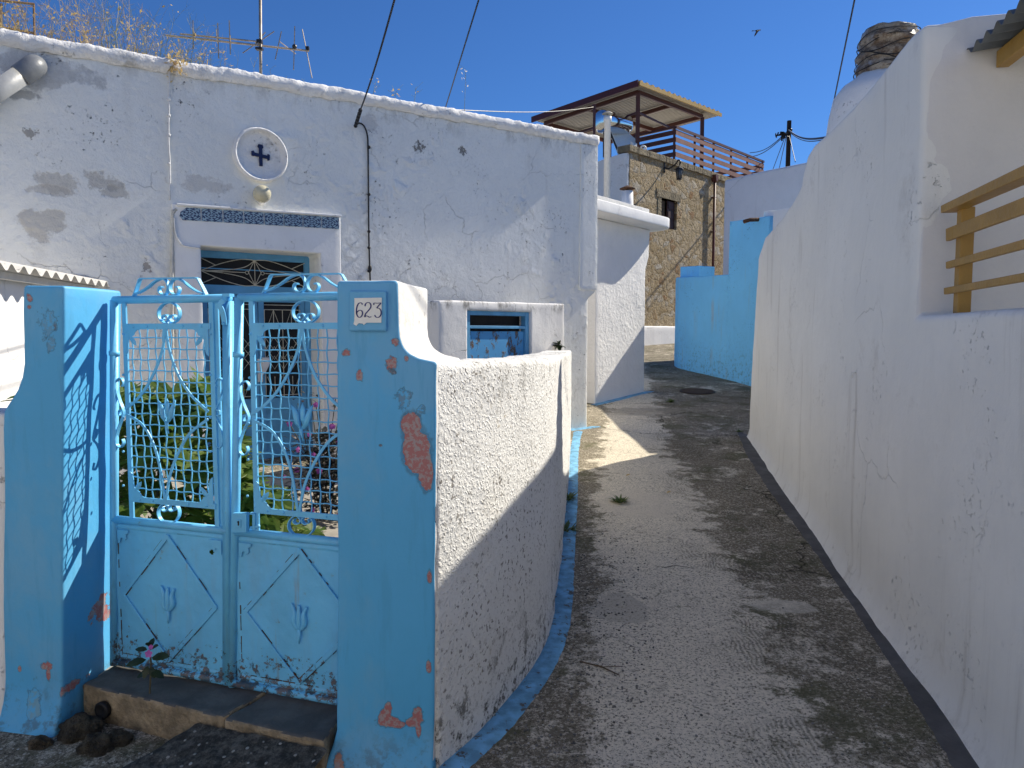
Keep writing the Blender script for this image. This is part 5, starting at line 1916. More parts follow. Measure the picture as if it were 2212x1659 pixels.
# ================================================================== HOUSE 2 (middle distance, left)
b0 = atz(1285, 874, 0.33); b1 = atz(1391, 845, 0.46)
H2 = Pl(b0[:2], math.degrees(math.atan2(b1.x - b0.x, b1.y - b0.y)))
LH = (b1 - b0).length
h2 = thing('white_cottage', (b0 + b1) / 2, 'white cottage with a rounded concrete canopy slab beyond the first house', 'house')
zS = 3.62
slab('front_wall', [H2.pt(0, 0.0), H2.pt(0, zS), H2.pt(LH + 0.16, zS), H2.pt(LH + 0.13, 3.1), H2.pt(LH + 0.06, 2.95), H2.pt(LH, 2.85), H2.pt(LH, 0.2)], H2.n * -0.3, M['worm'], h2, cell=0.1, bevel=0.02, amp=0.008)
mb = MB()
mb.prism([H2.pt(-0.02, 0, -0.30), H2.pt(LH - 0.02, 0, -0.305), H2.pt(LH - 0.5, 0, -3.2), H2.pt(-2.0, 0, -3.6), H2.pt(-2.0, 0, -0.9)], (0, 0, zS))
mb.build('body_wall', M['white'], h2)
# canopy slab with rounded end
pl = [(-1.2, 0.42), (LH + 0.05, 0.42)]
for k in range(1, 9):
    a = math.pi / 2 * k / 8
    pl.append((LH + 0.05 + 0.42 * math.sin(a), 0.42 * math.cos(a)))
pl += [(LH + 0.47, -0.6), (-1.2, -0.6)]
slab('canopy_slab', [H2.pt(s, zS + 0.006, n) for s, n in pl], (0, 0, 0.19), M['white'], h2, cell=0.12, bevel=0.02, amp=0.006)
slab('roof_kerb', [H2.pt(s, zS + 0.198, n) for s, n in [(-1.2, 0.12), (LH - 0.1, 0.12), (LH - 0.1, -0.1), (-1.2, -0.1)]], (0, 0, 0.16), M['cement'], h2, cell=0.12, bevel=0.01, amp=0.004)
rb = ribbon('painted_kerb_line', [H2.pt(-0.15, 0, -0.02), H2.pt(LH + 0.02, 0, -0.02)], [H2.pt(-0.2, 0, 0.16), H2.pt(LH + 0.18, 0, 0.14)], M['blue_line'], n=20)

ch = thing('small_chimney', aty(1355, 440, 15.6), 'short white chimney stub with a dark conical cowl on the cottage roof', 'chimney')
c_ = aty(1355, 440, 15.6)
mb = MB(); mb.lathe(Vector((c_.x, c_.y, 3.6)), [(0.14, 0), (0.135, 0.5), (0.12, aty(1355, 413, 15.6).z - 3.6)], 16)
mb.build('flue', M['white'], ch, smooth=True)
zc_ = aty(1355, 413, 15.6).z
mb = MB()
mb.lathe(Vector((c_.x, c_.y, zc_ + 0.0)), [(0.02, 0), (0.02, 0.05)], 8)
mb.lathe(Vector((c_.x, c_.y, zc_ + 0.045)), [(0.17, 0), (0.165, 0.012), (0.08, 0.05), (0.02, 0.075)], 20)
mb.build('cowl', M['rust'], ch, smooth=True)

vp_ = thing('vent_pipe', Vector((aty(1312, 430, 17.0).x, 17.0, 3.6)), 'tall white vent pipe with a conical cap standing behind the cottage', 'vent pipe')
c_ = aty(1312, 300, 17.0)
zt_ = aty(1312, 252, 17.0).z
mb = MB(); mb.lathe(Vector((c_.x, 17.0, 1.0)), [(0.075, 0), (0.075, zt_ - 1.12), (0.092, zt_ - 1.11), (0.092, zt_ - 1.0)], 16)
mb.build('pipe', M['whitepaint'], vp_, smooth=True)
mb = MB()
mb.lathe(Vector((c_.x, 17.0, zt_ - 0.02)), [(0.02, 0), (0.02, 0.10)], 8)
mb.lathe(Vector((c_.x, 17.0, zt_ + 0.06)), [(0.13, 0), (0.12, 0.012), (0.06, 0.05), (0.01, 0.07)], 20)
mb.build('cap', M['alu'], vp_, smooth=True)

# ================================================================== BLUE WALL and white blocks behind the right house
def gl0(y): return g0(y) - 0.1
zl_ = lambda u, v, y: aty(u, v, y).z
BW = [(5.07, 14.3), (4.95, 14.85), (4.72, 15.75), (4.45, 16.55), (4.22, 17.15), (4.08, 17.7), (4.10, 18.1), (4.3, 18.5)]
S = []
for i, (x, y) in enumerate(BW):
    zt_ = 1.6 + 128 / FPX * y if i >= 2 else 1.6 + 242 / FPX * y
    if i == 2:
        S.append((x, y, gl0(y), 1.6 + 238 / FPX * y))
        S.append((x - 0.005, y + 0.01, gl0(y), 1.6 + 126 / FPX * y))
    elif i > 2:
        S.append((x, y, gl0(y), 1.6 + (126 - 1.2 * i) / FPX * y))
    else:
        S.append((x, y, gl0(y), 1.6 + (250 - 5 * i) / FPX * y))
bw = pathwall('blue_wall', S, 0.30, M['blue_far'], None, cell=0.10, r=0.02, amp=0.008, amp2=0.004, side=-1)
tag(bw, 'sky blue stepped wall curving round the bend of the alley', 'wall')
# small blue post at its far end
c_ = aty(1495, 600, 17.6)
mb = MB()
p0 = Vector((aty(1469, 600, 18.3).x, 18.3, 2.5)); p1 = Vector((aty(1511, 600, 18.0).x, 18.0, 2.5))
e_ = Vector((0.45, 0.25, 0))
mb.prism([p0, p1, p1 + e_, p0 + e_], (0, 0, aty(1490, 575, 18.15).z - 2.5))
o = mb.build('blue_post', M['blue_far'], bevel=0.02)
tag(o, 'square blue block standing up at the far end of the blue wall', 'pillar')
# rusty spout on top of the blue wall
mb = MB()
sp0 = aty(1628, 478, 14.7)
mb.tube([sp0 + Vector((0.25, 0.05, 0.05)), sp0 + Vector((-0.1, -0.05, 0.02)), sp0 + Vector((-0.22, -0.08, -0.02))], 0.04, 10)
tag(mb.build('roof_spout', M['rust'], smooth=True), 'small rusty spout poking over the tall part of the blue wall', 'spout')

ww = slab('white_block', [Vector((5.16, 14.9, 0.3)), Vector((4.95, 10.6, 0.3)), Vector((4.95, 10.6, 3.55)), Vector((5.16, 14.9, zl_(1655, 440, 14.3) - 0.05))], (2.8, 0, 0), M['white'], None, cell=0.12, bevel=0.02, amp=0.01)
tag(ww, 'cracked white block between the right house and the blue wall', 'wall')
bp0 = Vector((aty(1563, 400, 20).x, 20, 0)); bp1 = bp0 + Vector((math.sin(R(142)), math.cos(R(142)), 0)) * 3.4
BK = Pl(bp0[:2], 142)
slab_pts = [BK.pt(0, 1.0), BK.pt(0, BK.px(1565, 388)[1]), BK.P3(1640, 370), BK.P3(1740, 350), BK.pt(3.4, BK.px(1740, 350)[1] + 0.1), BK.pt(3.4, 1.0)]
o = slab('back_house', slab_pts, BK.n * -5, M['backwall'], None, cell=0.0, bevel=0.08, amp=0.0, amp2=0.0, smooth=True)
tag(o, 'large white house side, coloured mauve for its shade, rising behind the blue wall', 'house')

# ================================================================== STONE HOUSE
SP = atz(1400, 749, 1.1)
ST = Pl(SP[:2], 43.5)
sc0 = ST.px(1360, 400)[0]; sc1 = ST.px(1650, 400)[0]
ztl_ = ST.px(1362, 328)[1]; ztr_ = ST.px(1600, 396)[1]
sh_ = thing('stone_house', ST.pt(sc0 + 3, 1.1), 'tall house of brown rubble stone at the bend of the alley, with a roof terrace', 'house')
w0, w1 = ST.px(1428, 460)[0], ST.px(1462, 460)[0]
wz1, wz0 = ST.px(1444, 431)[1], ST.px(1444, 494)[1]
mb = MB()
zb = 0.9
def srect(mb, a, b, z0, z1, n0=0.0, th=0.5):
    mb.box(ST.pt((a + b) / 2, (z0 + z1) / 2, n0 - th / 2), ST.h * (b - a) / 2, ST.n * th / 2, (0, 0, (z1 - z0) / 2))
srect(mb, sc0, w0, zb, ztl_); srect(mb, w1, sc1 + 0.8, zb, ztl_); srect(mb, w0, w1, zb, wz0); srect(mb, w0, w1, wz1, ztl_)
mb.build('stone_wall', M['stone'], sh_, merge=False)
mb = MB()
D = 9
mb.prism([ST.pt(sc0, zb, -0.503), ST.pt(sc1 + 0.8, zb, -0.503), ST.pt(sc1 + 0.8, zb, -D), ST.pt(sc0, zb, -D)], (0, 0, ztl_ - zb - 0.12))
mb.build('body_wall', M['white'], sh_)
slab('side_wall', [ST.pt(sc0, zb, -0.02), ST.pt(sc0, ztl_ - 0.02, -0.02), ST.pt(sc0, ztl_ - 0.3, -2.8), ST.pt(sc0, zb, -2.8)], ST.h * -0.12, M['parapet'], sh_, cell=0.2, bevel=0.02, amp=0.03, freq2=3, amp2=0.02)
# coping stones along the top
k = 0; a = sc0 - 0.12
while a < sc1 + 0.7:
    L_ = random.uniform(0.45, 0.85)
    mb = MB()
    mb.box(ST.pt(a + L_ / 2, ztl_ + 0.12 + random.uniform(-0.01, 0.01), -0.20), ST.h * (L_ / 2 - 0.01), ST.n * 0.27, (0, 0, 0.12))
    mb.build('coping_stone', M['dressed'], sh_, bevel=0.02)
    a += L_
mb = MB()
srect(mb, w0 - 0.25, w0 - 0.003, wz0 - 0.1, wz1, 0.02, 0.3)
mb.build('window_jamb', M['dressed'], sh_, bevel=0.01)
mb = MB()
srect(mb, w0 - 0.35, w1 + 0.25, wz1, wz1 + 0.3, 0.03, 0.3)
mb.build('window_lintel', M['dressed'], sh_, bevel=0.01)
mb = MB()
srect(mb, w0, w1, wz0, wz1, -0.30, 0.05)
wn = mb.build('window', M['dark'], sh_)
for i, (a, b) in enumerate(((w0 + 0.02, (w0 + w1) / 2 - 0.02), ((w0 + w1) / 2 + 0.02, w1 - 0.02))):
    mb = MB()
    srect(mb, a, b, wz0 + 0.02, wz1 - 0.02, -0.10 if i else -0.18, 0.05)
    for k in range(3):
        z0_ = lerp(wz0, wz1, k / 3) + 0.06; z1_ = lerp(wz0, wz1, (k + 1) / 3) - 0.04
        srect(mb, a + 0.06, b - 0.06, z0_, z1_, -0.08 if i else -0.16, 0.03)
    mb.build('shutter', M['darkwood'] if i else M['wood'], wn)
# white plinth band
pl_ = ST.px(1390, 706)[1]
slab('white_plinth', [ST.pt(sc0 - 0.1, 0.8, 0.02), ST.pt(sc0 - 0.1, ST.px(1395, 704)[1], 0.02), ST.pt(sc1, ST.px(1465, 706)[1], 0.02), ST.pt(sc1, 0.8, 0.02)], ST.n * 0.18, M['white'], sh_, cell=0.2, bevel=0.06, amp=0.01)
# downpipe
dp = thing('red_downpipe', ST.P3(1536, 700, 0.1), 'dark red downpipe with hopper on the stone house wall', 'downpipe')
s_d = ST.px(1541, 500, 0.1)[0]
mb = MB()
zt_ = ST.px(1541, 384, 0.1)[1]
mb.tube([ST.pt(s_d, zt_ - 0.1, 0.12), ST.pt(s_d - 0.03, 1.2, 0.12)], 0.055, 10)
mb.build('pipe', simple('oxide_red', (0.11, 0.028, 0.018), 0.55), dp, smooth=True)
mb = MB()
mb.prism([ST.pt(s_d - 0.13, zt_ + 0.12, 0.01), ST.pt(s_d + 0.13, zt_ + 0.12, 0.01), ST.pt(s_d + 0.06, zt_ - 0.14, 0.01), ST.pt(s_d - 0.06, zt_ - 0.14, 0.01)], ST.n * 0.22)
mb.build('hopper', simple('oxide_red_hopper', (0.10, 0.03, 0.02), 0.55), dp)
for z in (2.6, 4.2, 5.8, 7.2):
    mb = MB()
    mb.box(ST.pt(s_d, z, 0.08), ST.h * 0.075, ST.n * 0.09, (0, 0, 0.02))
    mb.build('pipe_clip', M['brown'], dp)
# lantern
ln = thing('wall_lantern', ST.P3(1435, 368, 0.0), 'black iron lantern on a curled bracket high on the stone wall', 'lantern')
l0 = ST.P3(1434, 356, 0.0)
q = lambda x, z, n: l0 + ST.h * x + Vector((0, 0, z)) + ST.n * n
mb = MB()
mb.tube(spline([q(0, 0.12, 0.01), q(0.0, -0.15, 0.02), q(0.02, -0.30, 0.03)], 5), 0.03, 6)
mb.tube(spline([q(0, -0.1, 0.02), q(0.05, -0.16, 0.2), q(0.1, -0.02, 0.45), q(0.1, 0.1, 0.55), q(0.1, 0.03, 0.65), q(0.1, -0.08, 0.6)], 6), 0.028, 6)
mb.build('bracket', M['iron'], ln)
lc = q(0.1, -0.12, 0.6)
mb = MB()
mb.lathe(lc, [(0.02, 0.0), (0.15, -0.10), (0.16, -0.13)], 8)
mb.lathe(lc, [(0.10, -0.50), (0.09, -0.47)], 8)
for k in range(6):
    a = k * math.pi / 3
    mb.tube([lc + Vector((math.cos(a) * 0.13, math.sin(a) * 0.13, -0.12)), lc + Vector((math.cos(a) * 0.09, math.sin(a) * 0.09, -0.48))], 0.012, 4)
mb.build('cage', M['iron'], ln)
mb = MB(); mb.lathe(lc, [(0.075, -0.46), (0.115, -0.13)], 12)
mb.build('glass', simple('smoked_glass', (0.12, 0.13, 0.14), 0.2), ln, smooth=True)

# ---- terrace pergola
def rdz(u, v, y): return aty(u, v, y)
Tp = rdz(1380, 180, 27.6); zR = Tp.z
Rp = atz(1557, 249, zR); Lp = atz(1150, 259, zR)
dR = (Rp - Tp); dL = (Lp - Tp)
Bp = Lp + Rp - Tp
pg = thing('roof_pergola', (Tp + Bp) / 2 - Vector((0, 0, 2.5)), 'brown steel pergola with a cream metal roof on the stone house terrace', 'pergola')
mb = MB(); mb.prism([Tp, Rp, Bp, Lp], (0, 0, 0.04))
mb.build('roof_sheet', M['soffit'], pg)
mb = MB()
dn = dL.normalized(); rn = dR.normalized()
for k in range(38):
    p = Tp.lerp(Rp, (k + 0.5) / 38)
    mb.bar(p + Vector((0, 0, -0.012)), p + dL + Vector((0, 0, -0.012)), 0.02, 0.02, (0, 0, 1))
mb.build('soffit_rib', M['soffit'], pg)
mb = MB()
mb.bar(Tp - rn * 0.04 + Vector((0, 0, 0.0)), Lp - rn * 0.04, 0.06, 0.24, (0, 0, 1))
mb.build('fascia', simple('dark_red_fascia', (0.085, 0.014, 0.014), 0.5), pg)
mb = MB()
mb.bar(Tp - dn * 0.03 + Vector((0, 0, 0.0)), Rp - dn * 0.03, 0.05, 0.14, (0, 0, 1))
for k in range(16):
    p = Tp.lerp(Rp, (k + 0.5) / 16) + Vector((0, 0, 0.09))
    mb.prism([p - rn * 0.10, p - rn * 0.05 + Vector((0, 0, 0.06)), p + rn * 0.05 + Vector((0, 0, 0.06)), p + rn * 0.10], dL * 0.99)
mb.build('edge_trim', M['ochre'], pg)
mb = MB()
ins = 0.35
T2 = Tp + dn * ins + rn * 0.4; R2 = Rp + dn * ins - rn * 0.9; L2 = Lp - dn * 0.4 + rn * 0.4; B2_ = Bp - dn * 0.4 - rn * 0.9
T2.z = R2.z = L2.z = B2_.z = zR - 0.16
def V3(p, z): return Vector((p.x, p.y, z))
for a, b in ((T2, R2), (T2, L2), (R2, B2_), (L2, B2_), (T2.lerp(L2, 0.5), R2.lerp(B2_, 0.5)), (T2.lerp(R2, 0.5), L2.lerp(B2_, 0.5))):
    mb.bar(a, b, 0.10, 0.16, (0, 0, 1))
mb.build('beam', M['brown'], pg)
zfl = ztl_ - 0.1
for p in (T2, R2, L2, B2_):
    mb = MB()
    mb.box(Vector((p.x, p.y, (zfl + zR - 0.2) / 2)), (0.07, 0, 0), (0, 0.07, 0), (0, 0, (zR - 0.2 - zfl) / 2))
    mb.build('post', M['brown'], pg)
mb = MB()
mb.bar(V3(T2, zR - 0.75), V3(T2.lerp(R2, 0.0) , zR - 0.75) + rn * 0.01, 0.05, 0.05, (0, 0, 1))
mb.bar(V3(T2, zR - 0.9), V3(R2, zR - 1.25), 0.05, 0.07, (0, 0, 1))
mb.bar(V3(T2, zR - 0.9), V3(L2, zR - 1.1), 0.05, 0.07, (0, 0, 1))
mb.build('brace', M['brown'], pg)

# ---- slatted balustrade
K0 = ST.P3(1460, 272, -0.2)
zk = K0.z
K1 = ST.pt(ST.px(1650, 342, -0.2)[0], zk, -0.2)
K2 = K0 - ST.n * 1.95
bl = thing('slat_balustrade', V3(K0, zfl), 'brown slatted balustrade round the corner of the stone house terrace', 'balustrade')
Hb = zk - ztl_ - 0.22
for a, b, nn_ in ((K0, K1, ST.n), (K0, K2, -ST.h)):
    for k in range(5):
        mb = MB()
        z = zk - 0.23 - k * (Hb / 5)
        mb.bar(V3(a, z), V3(b, z), 0.03, 0.175, (0, 0, 1))
        mb.build('slat', M['slat'] if nn_ is ST.n else M['brown'], bl)
    mb = MB()
    mb.bar(V3(a, zk - 0.04), V3(b, zk - 0.04), 0.08, 0.09, (0, 0, 1))
    mb.build('top_rail', M['brown'], bl)
    n_ = 5 if nn_ is ST.n else 1
    for k in range(n_ + 1):
        if k == 0 and nn_ is not ST.n: continue
        p = a.lerp(b, k / n_)
        q = V3(p, 0) - nn_ * 0.06
        mb = MB()
        mb.box(Vector((q.x, q.y, (zfl + zk - 0.05) / 2)), ST.h * 0.035, ST.n * 0.035, (0, 0, (zk - 0.05 - zfl) / 2))
        mb.build('post', M['brown'], bl)
# return at the far right end
mb = MB()
K3 = K1 - ST.n * 2.5
for k in range(5):
    z = zk - 0.23 - k * (Hb / 5)
    mb.bar(V3(K1, z), V3(K3, z), 0.03, 0.175, (0, 0, 1))
mb.build('slat', M['brown'], bl)

# ---- solar water heater
sw_ = thing('solar_water_heater', aty(1335, 335, 28.0), 'solar water heater with a shiny steel tank and tilted panel coloured pale as reflected sky', 'solar heater')
e0 = aty(1297, 262, 28.0); e1 = aty(1352, 270, 29.0)
ax_ = (e1 - e0).normalized()
rt = 23 / FPX * 28
mb = MB()
Lt = (e1 - e0).length
mb.lathe(e0, [(rt * 0.02, -0.05), (rt * 0.7, -0.03), (rt * 0.98, 0.03), (rt, 0.1), (rt, Lt - 0.1), (rt * 0.9, Lt), (0.02, Lt + 0.05)], 28, ax_)
mb.build('tank', M['steel'], sw_, smooth=True)
mb = MB()
q = [aty(1320, 279, 28.9), aty(1358, 287, 28.9), aty(1376, 303, 28.3), aty(1376, 322, 27.6), aty(1340, 330, 27.6)]
mb.prism(q, (-0.05, 0.1, -0.12))
mb.build('panel', M['panelglass'], sw_)
mb = MB()
for a, b in (((1304, 283), (1312, 345)), ((1318, 285), (1340, 340)), ((1304, 300), (1322, 296)), ((1304, 300), (1304, 340))):
    mb.tube([aty(*a, 28.0), aty(*b, 28.0)], 0.035, 5)
mb.build('stand', M['iron'], sw_)
mb = MB()
mb.tube(spline([aty(1362, 305, 28), aty(1376, 322, 28), aty(1384, 326, 28), aty(1386, 316, 28), aty(1394, 318, 28), aty(1396, 330, 28)], 5), 0.04, 6)
mb.build('hose', M['whitepaint'], sw_, smooth=True)
# thin clothes-line post and line
cp = aty(1284, 300, 25.0)
mb = MB()
mb.tube([V3(cp, 3.0), aty(1284, 226, 25.0)], 0.05, 6)
mb.bar(aty(1280, 228, 25.0), aty(1288, 228, 25.0), 0.08, 0.08, (0, 1, 0))
tag(mb.build('line_post', M['brown']), 'thin rusty post carrying a line beside the solar tank', 'post')
wire('washing_line', aty(960, 236, 12.0), aty(1283, 231, 25.0), 0.008, 'thin pale line stretched from the roof to the rusty post', 0.1, 'alu')

# ================================================================== UTILITY POLE, WIRES, BIRD
up = thing('utility_pole', Vector((aty(1700, 360, 36).x, 36, 1.3)), 'dark wooden utility pole rising behind the white house coloured mauve for its shade', 'utility pole')
a = aty(1698, 420, 36); b = aty(1705, 261, 36)
mb = MB(); mb.tube([Vector((a.x, 36, 1.0)), b], [0.16, 0.11], 8)
mb.build('pole', M['pole'], up)
mb = MB()
for k in range(9):
    c_ = aty(1690 + random.uniform(-7, 8), 288 + random.uniform(-6, 8), 35.8)
    mb.tube(spline([c_ + Vector((random.uniform(-.2, .2), 0, random.uniform(-.25, .1))) for _ in range(4)], 4), 0.03, 4)
mb.ball(aty(1708, 281, 35.9), 0.09, 8, 6)
mb.build('cable_tangle', M['iron'], up)
pt_ = aty(1703, 281, 36)
wire('pole_wire', pt_, aty(1620, 330, 44), 0.022, 'upper wire running left from the utility pole', 0.3)
wire('pole_wire', aty(1700, 287, 36), aty(1612, 340, 44), 0.022, 'lower wire running left from the utility pole', 0.3)
wire('pole_wire', pt_, aty(1790, 296, 20), 0.035, 'thick wire running right from the utility pole', 0.2)
wire('pole_wire', aty(1706, 286, 36), aty(1780, 302, 24), 0.018, 'thin wire running right below the thick one', 0.2)
wire('pole_guy', aty(1698, 290, 36), aty(1670, 365, 40), 0.018, 'outer left stay wire of the utility pole', 0.0)
wire('pole_guy', aty(1699, 292, 36), aty(1683, 365, 40), 0.018, 'inner left stay wire of the utility pole', 0.0)
wire('pole_guy', aty(1704, 290, 36), aty(1718, 350, 34), 0.018, 'right stay wire of the utility pole', 0.0)

# bird: one body mesh in flight
bc = aty(1636, 67, 20)
mb = MB()
mb.tube(spline([bc + Vector(p) * 0.9 for p in [(-0.10, 0, 0.0), (-0.06, 0, 0.005), (0.0, 0, 0.012), (0.05, 0, 0.02), (0.085, 0, 0.03), (0.105, 0, 0.03)]], 3), [0.004] * 3 + [0.012, 0.018, 0.022, 0.024, 0.024, 0.022, 0.018, 0.016, 0.018, 0.017, 0.012, 0.006, 0.002], 8)
for sg in (-1, 1):
    r0 = bc + Vector((0.03, sg * 0.015, 0.018)); 
    V = [r0, bc + Vector((-0.02, sg * 0.015, 0.012)), bc + Vector((-0.04, sg * 0.09, -0.05)), bc + Vector((-0.03, sg * 0.16, -0.085)), bc + Vector((0.01, sg * 0.15, -0.05)), bc + Vector((0.04, sg * 0.08, 0.0))]
    mb.prism(V, (0, 0, 0.004))
mb.prism([bc + Vector(p) for p in [(-0.07, -0.006, 0.005), (-0.07, 0.006, 0.005), (-0.15, 0.03, 0.0), (-0.14, 0, 0.0), (-0.15, -0.03, 0.0)]], (0, 0, 0.004))
tag(mb.build('bird', simple('dark_feathers', (0.035, 0.027, 0.022), 0.8), smooth=True), 'small dark bird flying alone in the blue sky', 'bird')

# ================================================================== ROOF ANTENNA, FRAME, WEEDS
RF = Pl(FAC.pt(0, 0, -1.0)[:2], 55.5)
rq = lambda u, v: RF.P3(u, v)
c1 = lambda x, y: (x * 0.36667, y * 0.36667)
an = thing('tv_antenna', rq(562, 200), 'rooftop television antenna with mast and long boom over the white house', 'antenna')
mb = MB()
mt = rq(562, -30); mt.z += 0.0
mb.tube([V3(rq(562, 200), 4.0), mt], 0.018, 8)
mb.build('mast', M['antenna'], an, smooth=True)
mb = MB()
A = rq(*c1(975, 208)); B = rq(*c1(1820, 300))
mb.tube([A, B], 0.012, 6)
A = rq(*c1(1060, 200)); B = rq(*c1(1520, 245))
mb.tube([A, B], 0.010, 6)
mb.build('boom', M['antenna'], an)
for (x0, y0, x1, y1) in ((1137, 120, 1139, 290), (1283, 135, 1288, 345), (1350, 120, 1357, 322), (1737, 155, 1730, 412), (1658, 185, 1622, 350), (1780, 172, 1838, 460), (1615, 185, 1430, 312), (1563, 190, 1500, 262)):
    mb = MB(); mb.tube([rq(*c1(x0, y0)), rq(*c1(x1, y1))], 0.0065, 5)
    mb.build('element', M['antenna'], an)
for (x0, x1, y) in ((1110, 1180, 207), (1245, 1310, 218), (1325, 1390, 250), (1610, 1780, 285)):
    mb = MB()
    a = rq(*c1(x0, y)); b = rq(*c1(x1, y - 6))
    mb.tube([a + FAC.n * 0.25, b - FAC.n * 0.25], 0.006, 5)
    mb.build('element', M['antenna'], an)
mb = MB()
mb.box(rq(*c1(1530, 246)), (0.03, 0, 0), (0, 0.03, 0), (0, 0, 0.02)); mb.box(rq(*c1(1528, 288)), (0.04, 0, 0), (0, 0.03, 0), (0, 0, 0.012)); mb.ball(rq(*c1(1735, 275)), 0.03, 8, 6)
mb.box(rq(*c1(1812, 285)), (0.02, 0, 0), (0, 0.02, 0), (0, 0, 0.02))
mb.build('clamp', M['iron'], an)

mb = MB()
for a, b in (((73, 8), (75, 95)), ((3, 8), (2, 75)), ((-30, -2), (75, 9)), ((0, 58), (75, 72))):
    mb.tube([rq(*a), rq(*b)], 0.012, 6)
tag(mb.build('roof_frame', M['straw'] if False else simple('rusty_rod', (0.26, 0.16, 0.09), 0.8)), 'rusty rod frame standing on the roof at the top left corner', 'frame')

# tangle of dry and green weeds along the roof edge: uncountable
def stalk(mb, p, h, lean, seed, br=5, r=0.003, twig=0.4):
    rnd = random.Random(seed)
    d = Vector((lean[0], lean[1], 1)).normalized()
    pts = [p.copy()]
    q = p.copy()
    n = 6
    for i in range(n):
        d = (d + Vector((rnd.uniform(-.18, .18), rnd.uniform(-.18, .18), rnd.uniform(-.05, .1)))).normalized()
        q = q + d * h / n
        pts.append(q.copy())
    mb.tube(pts, [r * (1 - 0.7 * i / n) for i in range(n + 1)], 3, caps=False)
    for b in range(br):
        k = rnd.randint(1, n - 1)
        a = pts[k]
        dd = (Vector((rnd.uniform(-1, 1), rnd.uniform(-1, 1), rnd.uniform(0.0, 1.0)))).normalized()
        L = h * rnd.uniform(0.15, twig)
        bp = [a, a + dd * L * 0.5 + Vector((0, 0, L * 0.1)), a + dd * L + Vector((0, 0, L * 0.12))]
        mb.tube(bp, [r * 0.5, r * 0.4, r * 0.22], 3, caps=False)
        for m_ in range(rnd.randint(1, 4)):
            t = rnd.random()
            c = bp[1].lerp(bp[2], t)
            d2 = (dd + Vector((rnd.uniform(-1, 1), rnd.uniform(-1, 1), rnd.uniform(-.5, 1)))).normalized() * L * 0.35
            mb.tube([c, c + d2], [r * 0.35, r * 0.18], 3, caps=False)
    return pts
def husk(mb, c, s, rnd):
    d = Vector((rnd.uniform(-1, 1), rnd.uniform(-1, 1), rnd.uniform(-.6, 1))).normalized()
    x = d.cross(Vector((rnd.random(), rnd.random(), 1))).normalized()
    mb.add([c, c + d * s * 0.5 + x * s * 0.22, c + d * s, c + d * s * 0.5 - x * s * 0.22], [(0, 1, 2, 3)])
def roofline(u):
    for (a, b), (c, d) in zip(roof, roof[1:]):
        if u <= c:
            return lerp(b, d, (u - a) / (c - a))
    return roof[-1][1]
green = MB(); dry = MB()
rnd = random.Random(3)
for i in range(250):
    r0 = rnd.random()
    u = rnd.choice([rnd.gauss(60, 55), rnd.gauss(200, 50), rnd.gauss(320, 60), rnd.gauss(430, 70), rnd.gauss(480, 90), rnd.uniform(-60, 700), rnd.uniform(-60, 640)])
    u = max(-80, min(860, u))
    off = rnd.uniform(-0.9, -0.08)
    base = FAC.P3(u, roofline(u) + 2, 0) + FAC.n * off
    base.z -= 0.05
    env = 0.20 + 0.32 * math.exp(-((u - 200) / 90) ** 2) + 0.42 * math.exp(-((u - 290) / 70) ** 2) + 0.36 * math.exp(-((u - 60) / 70) ** 2) + 0.30 * math.exp(-((u - 440) / 110) ** 2)
    if u > 640: env = 0.18
    h = env * rnd.uniform(0.35, 1.25)
    isdry = rnd.random() < (0.75 if u < 230 else 0.3)
    mb = dry if isdry else green
    pts = stalk(mb, base, h, (rnd.uniform(-.35, .35), rnd.uniform(-.3, .3)), i, br=rnd.randint(4, 9), r=0.0026 if not isdry else 0.0030)
    for k in range(rnd.randint(3, 12) if isdry else rnd.randint(0, 4)):
        c = pts[rnd.randint(1, 6)] + Vector((rnd.uniform(-.05, .05), rnd.uniform(-.05, .05), rnd.uniform(-.04, .04)))
        husk(dry, c, rnd.uniform(0.02, 0.05), rnd)
tag(green.build('weeds', M['grass'], fix=False), kind='stuff')
tag(dry.build('dry_grass', M['straw'], fix=False), kind='stuff')

def plant_stalk(u, v0, u1, v1, label, heads, plane=RF, r=0.004, n0=0.0, mat='grass', hm='straw'):
    a = plane.P3(u, v0, n0); b = plane.P3(u1, v1, n0)
    root = thing('weed_stalk', a, label, 'weed')
    mb = MB()
    pts = [a.lerp(b, i / 8) + Vector((0.02 * noise.noise(Vector((i, u, 0))), 0, 0)) for i in range(9)]
    mb.tube(pts, [r * (1 - 0.6 * i / 8) for i in range(9)], 4)
    rn_ = random.Random(int(u))
    for k in range(5):
        c = pts[rn_.randint(3, 8)]
        mb.tube([c, c + Vector((rn_.uniform(-.12, .12), rn_.uniform(-.1, .1), rn_.uniform(0.02, .1)))], 0.0015, 3)
    mb.build('stem', M[mat], root)
    mb = MB()
    for k in range(heads):
        husk(mb, pts[8 - k % 5] + Vector((rn_.uniform(-.04, .04), rn_.uniform(-.03, .03), rn_.uniform(-.03, .05))), 0.05, rn_)
    mb.build('seed_head', M[hm], root)
plant_stalk(1003, 252, 1006, 150, 'lone thin stalk with white seed tufts right of the overhead wires', 8, hm='whitepaint')
plant_stalk(895, 228, 898, 192, 'small branching weed on the roof edge between the overhead wires', 4)
plant_stalk(805, 210, 812, 175, 'curly weed on the roof edge just right of the twisted cable', 6)
plant_stalk(852, 220, 855, 200, 'short yellow weed on the roof edge left of the lone branching weed', 8)

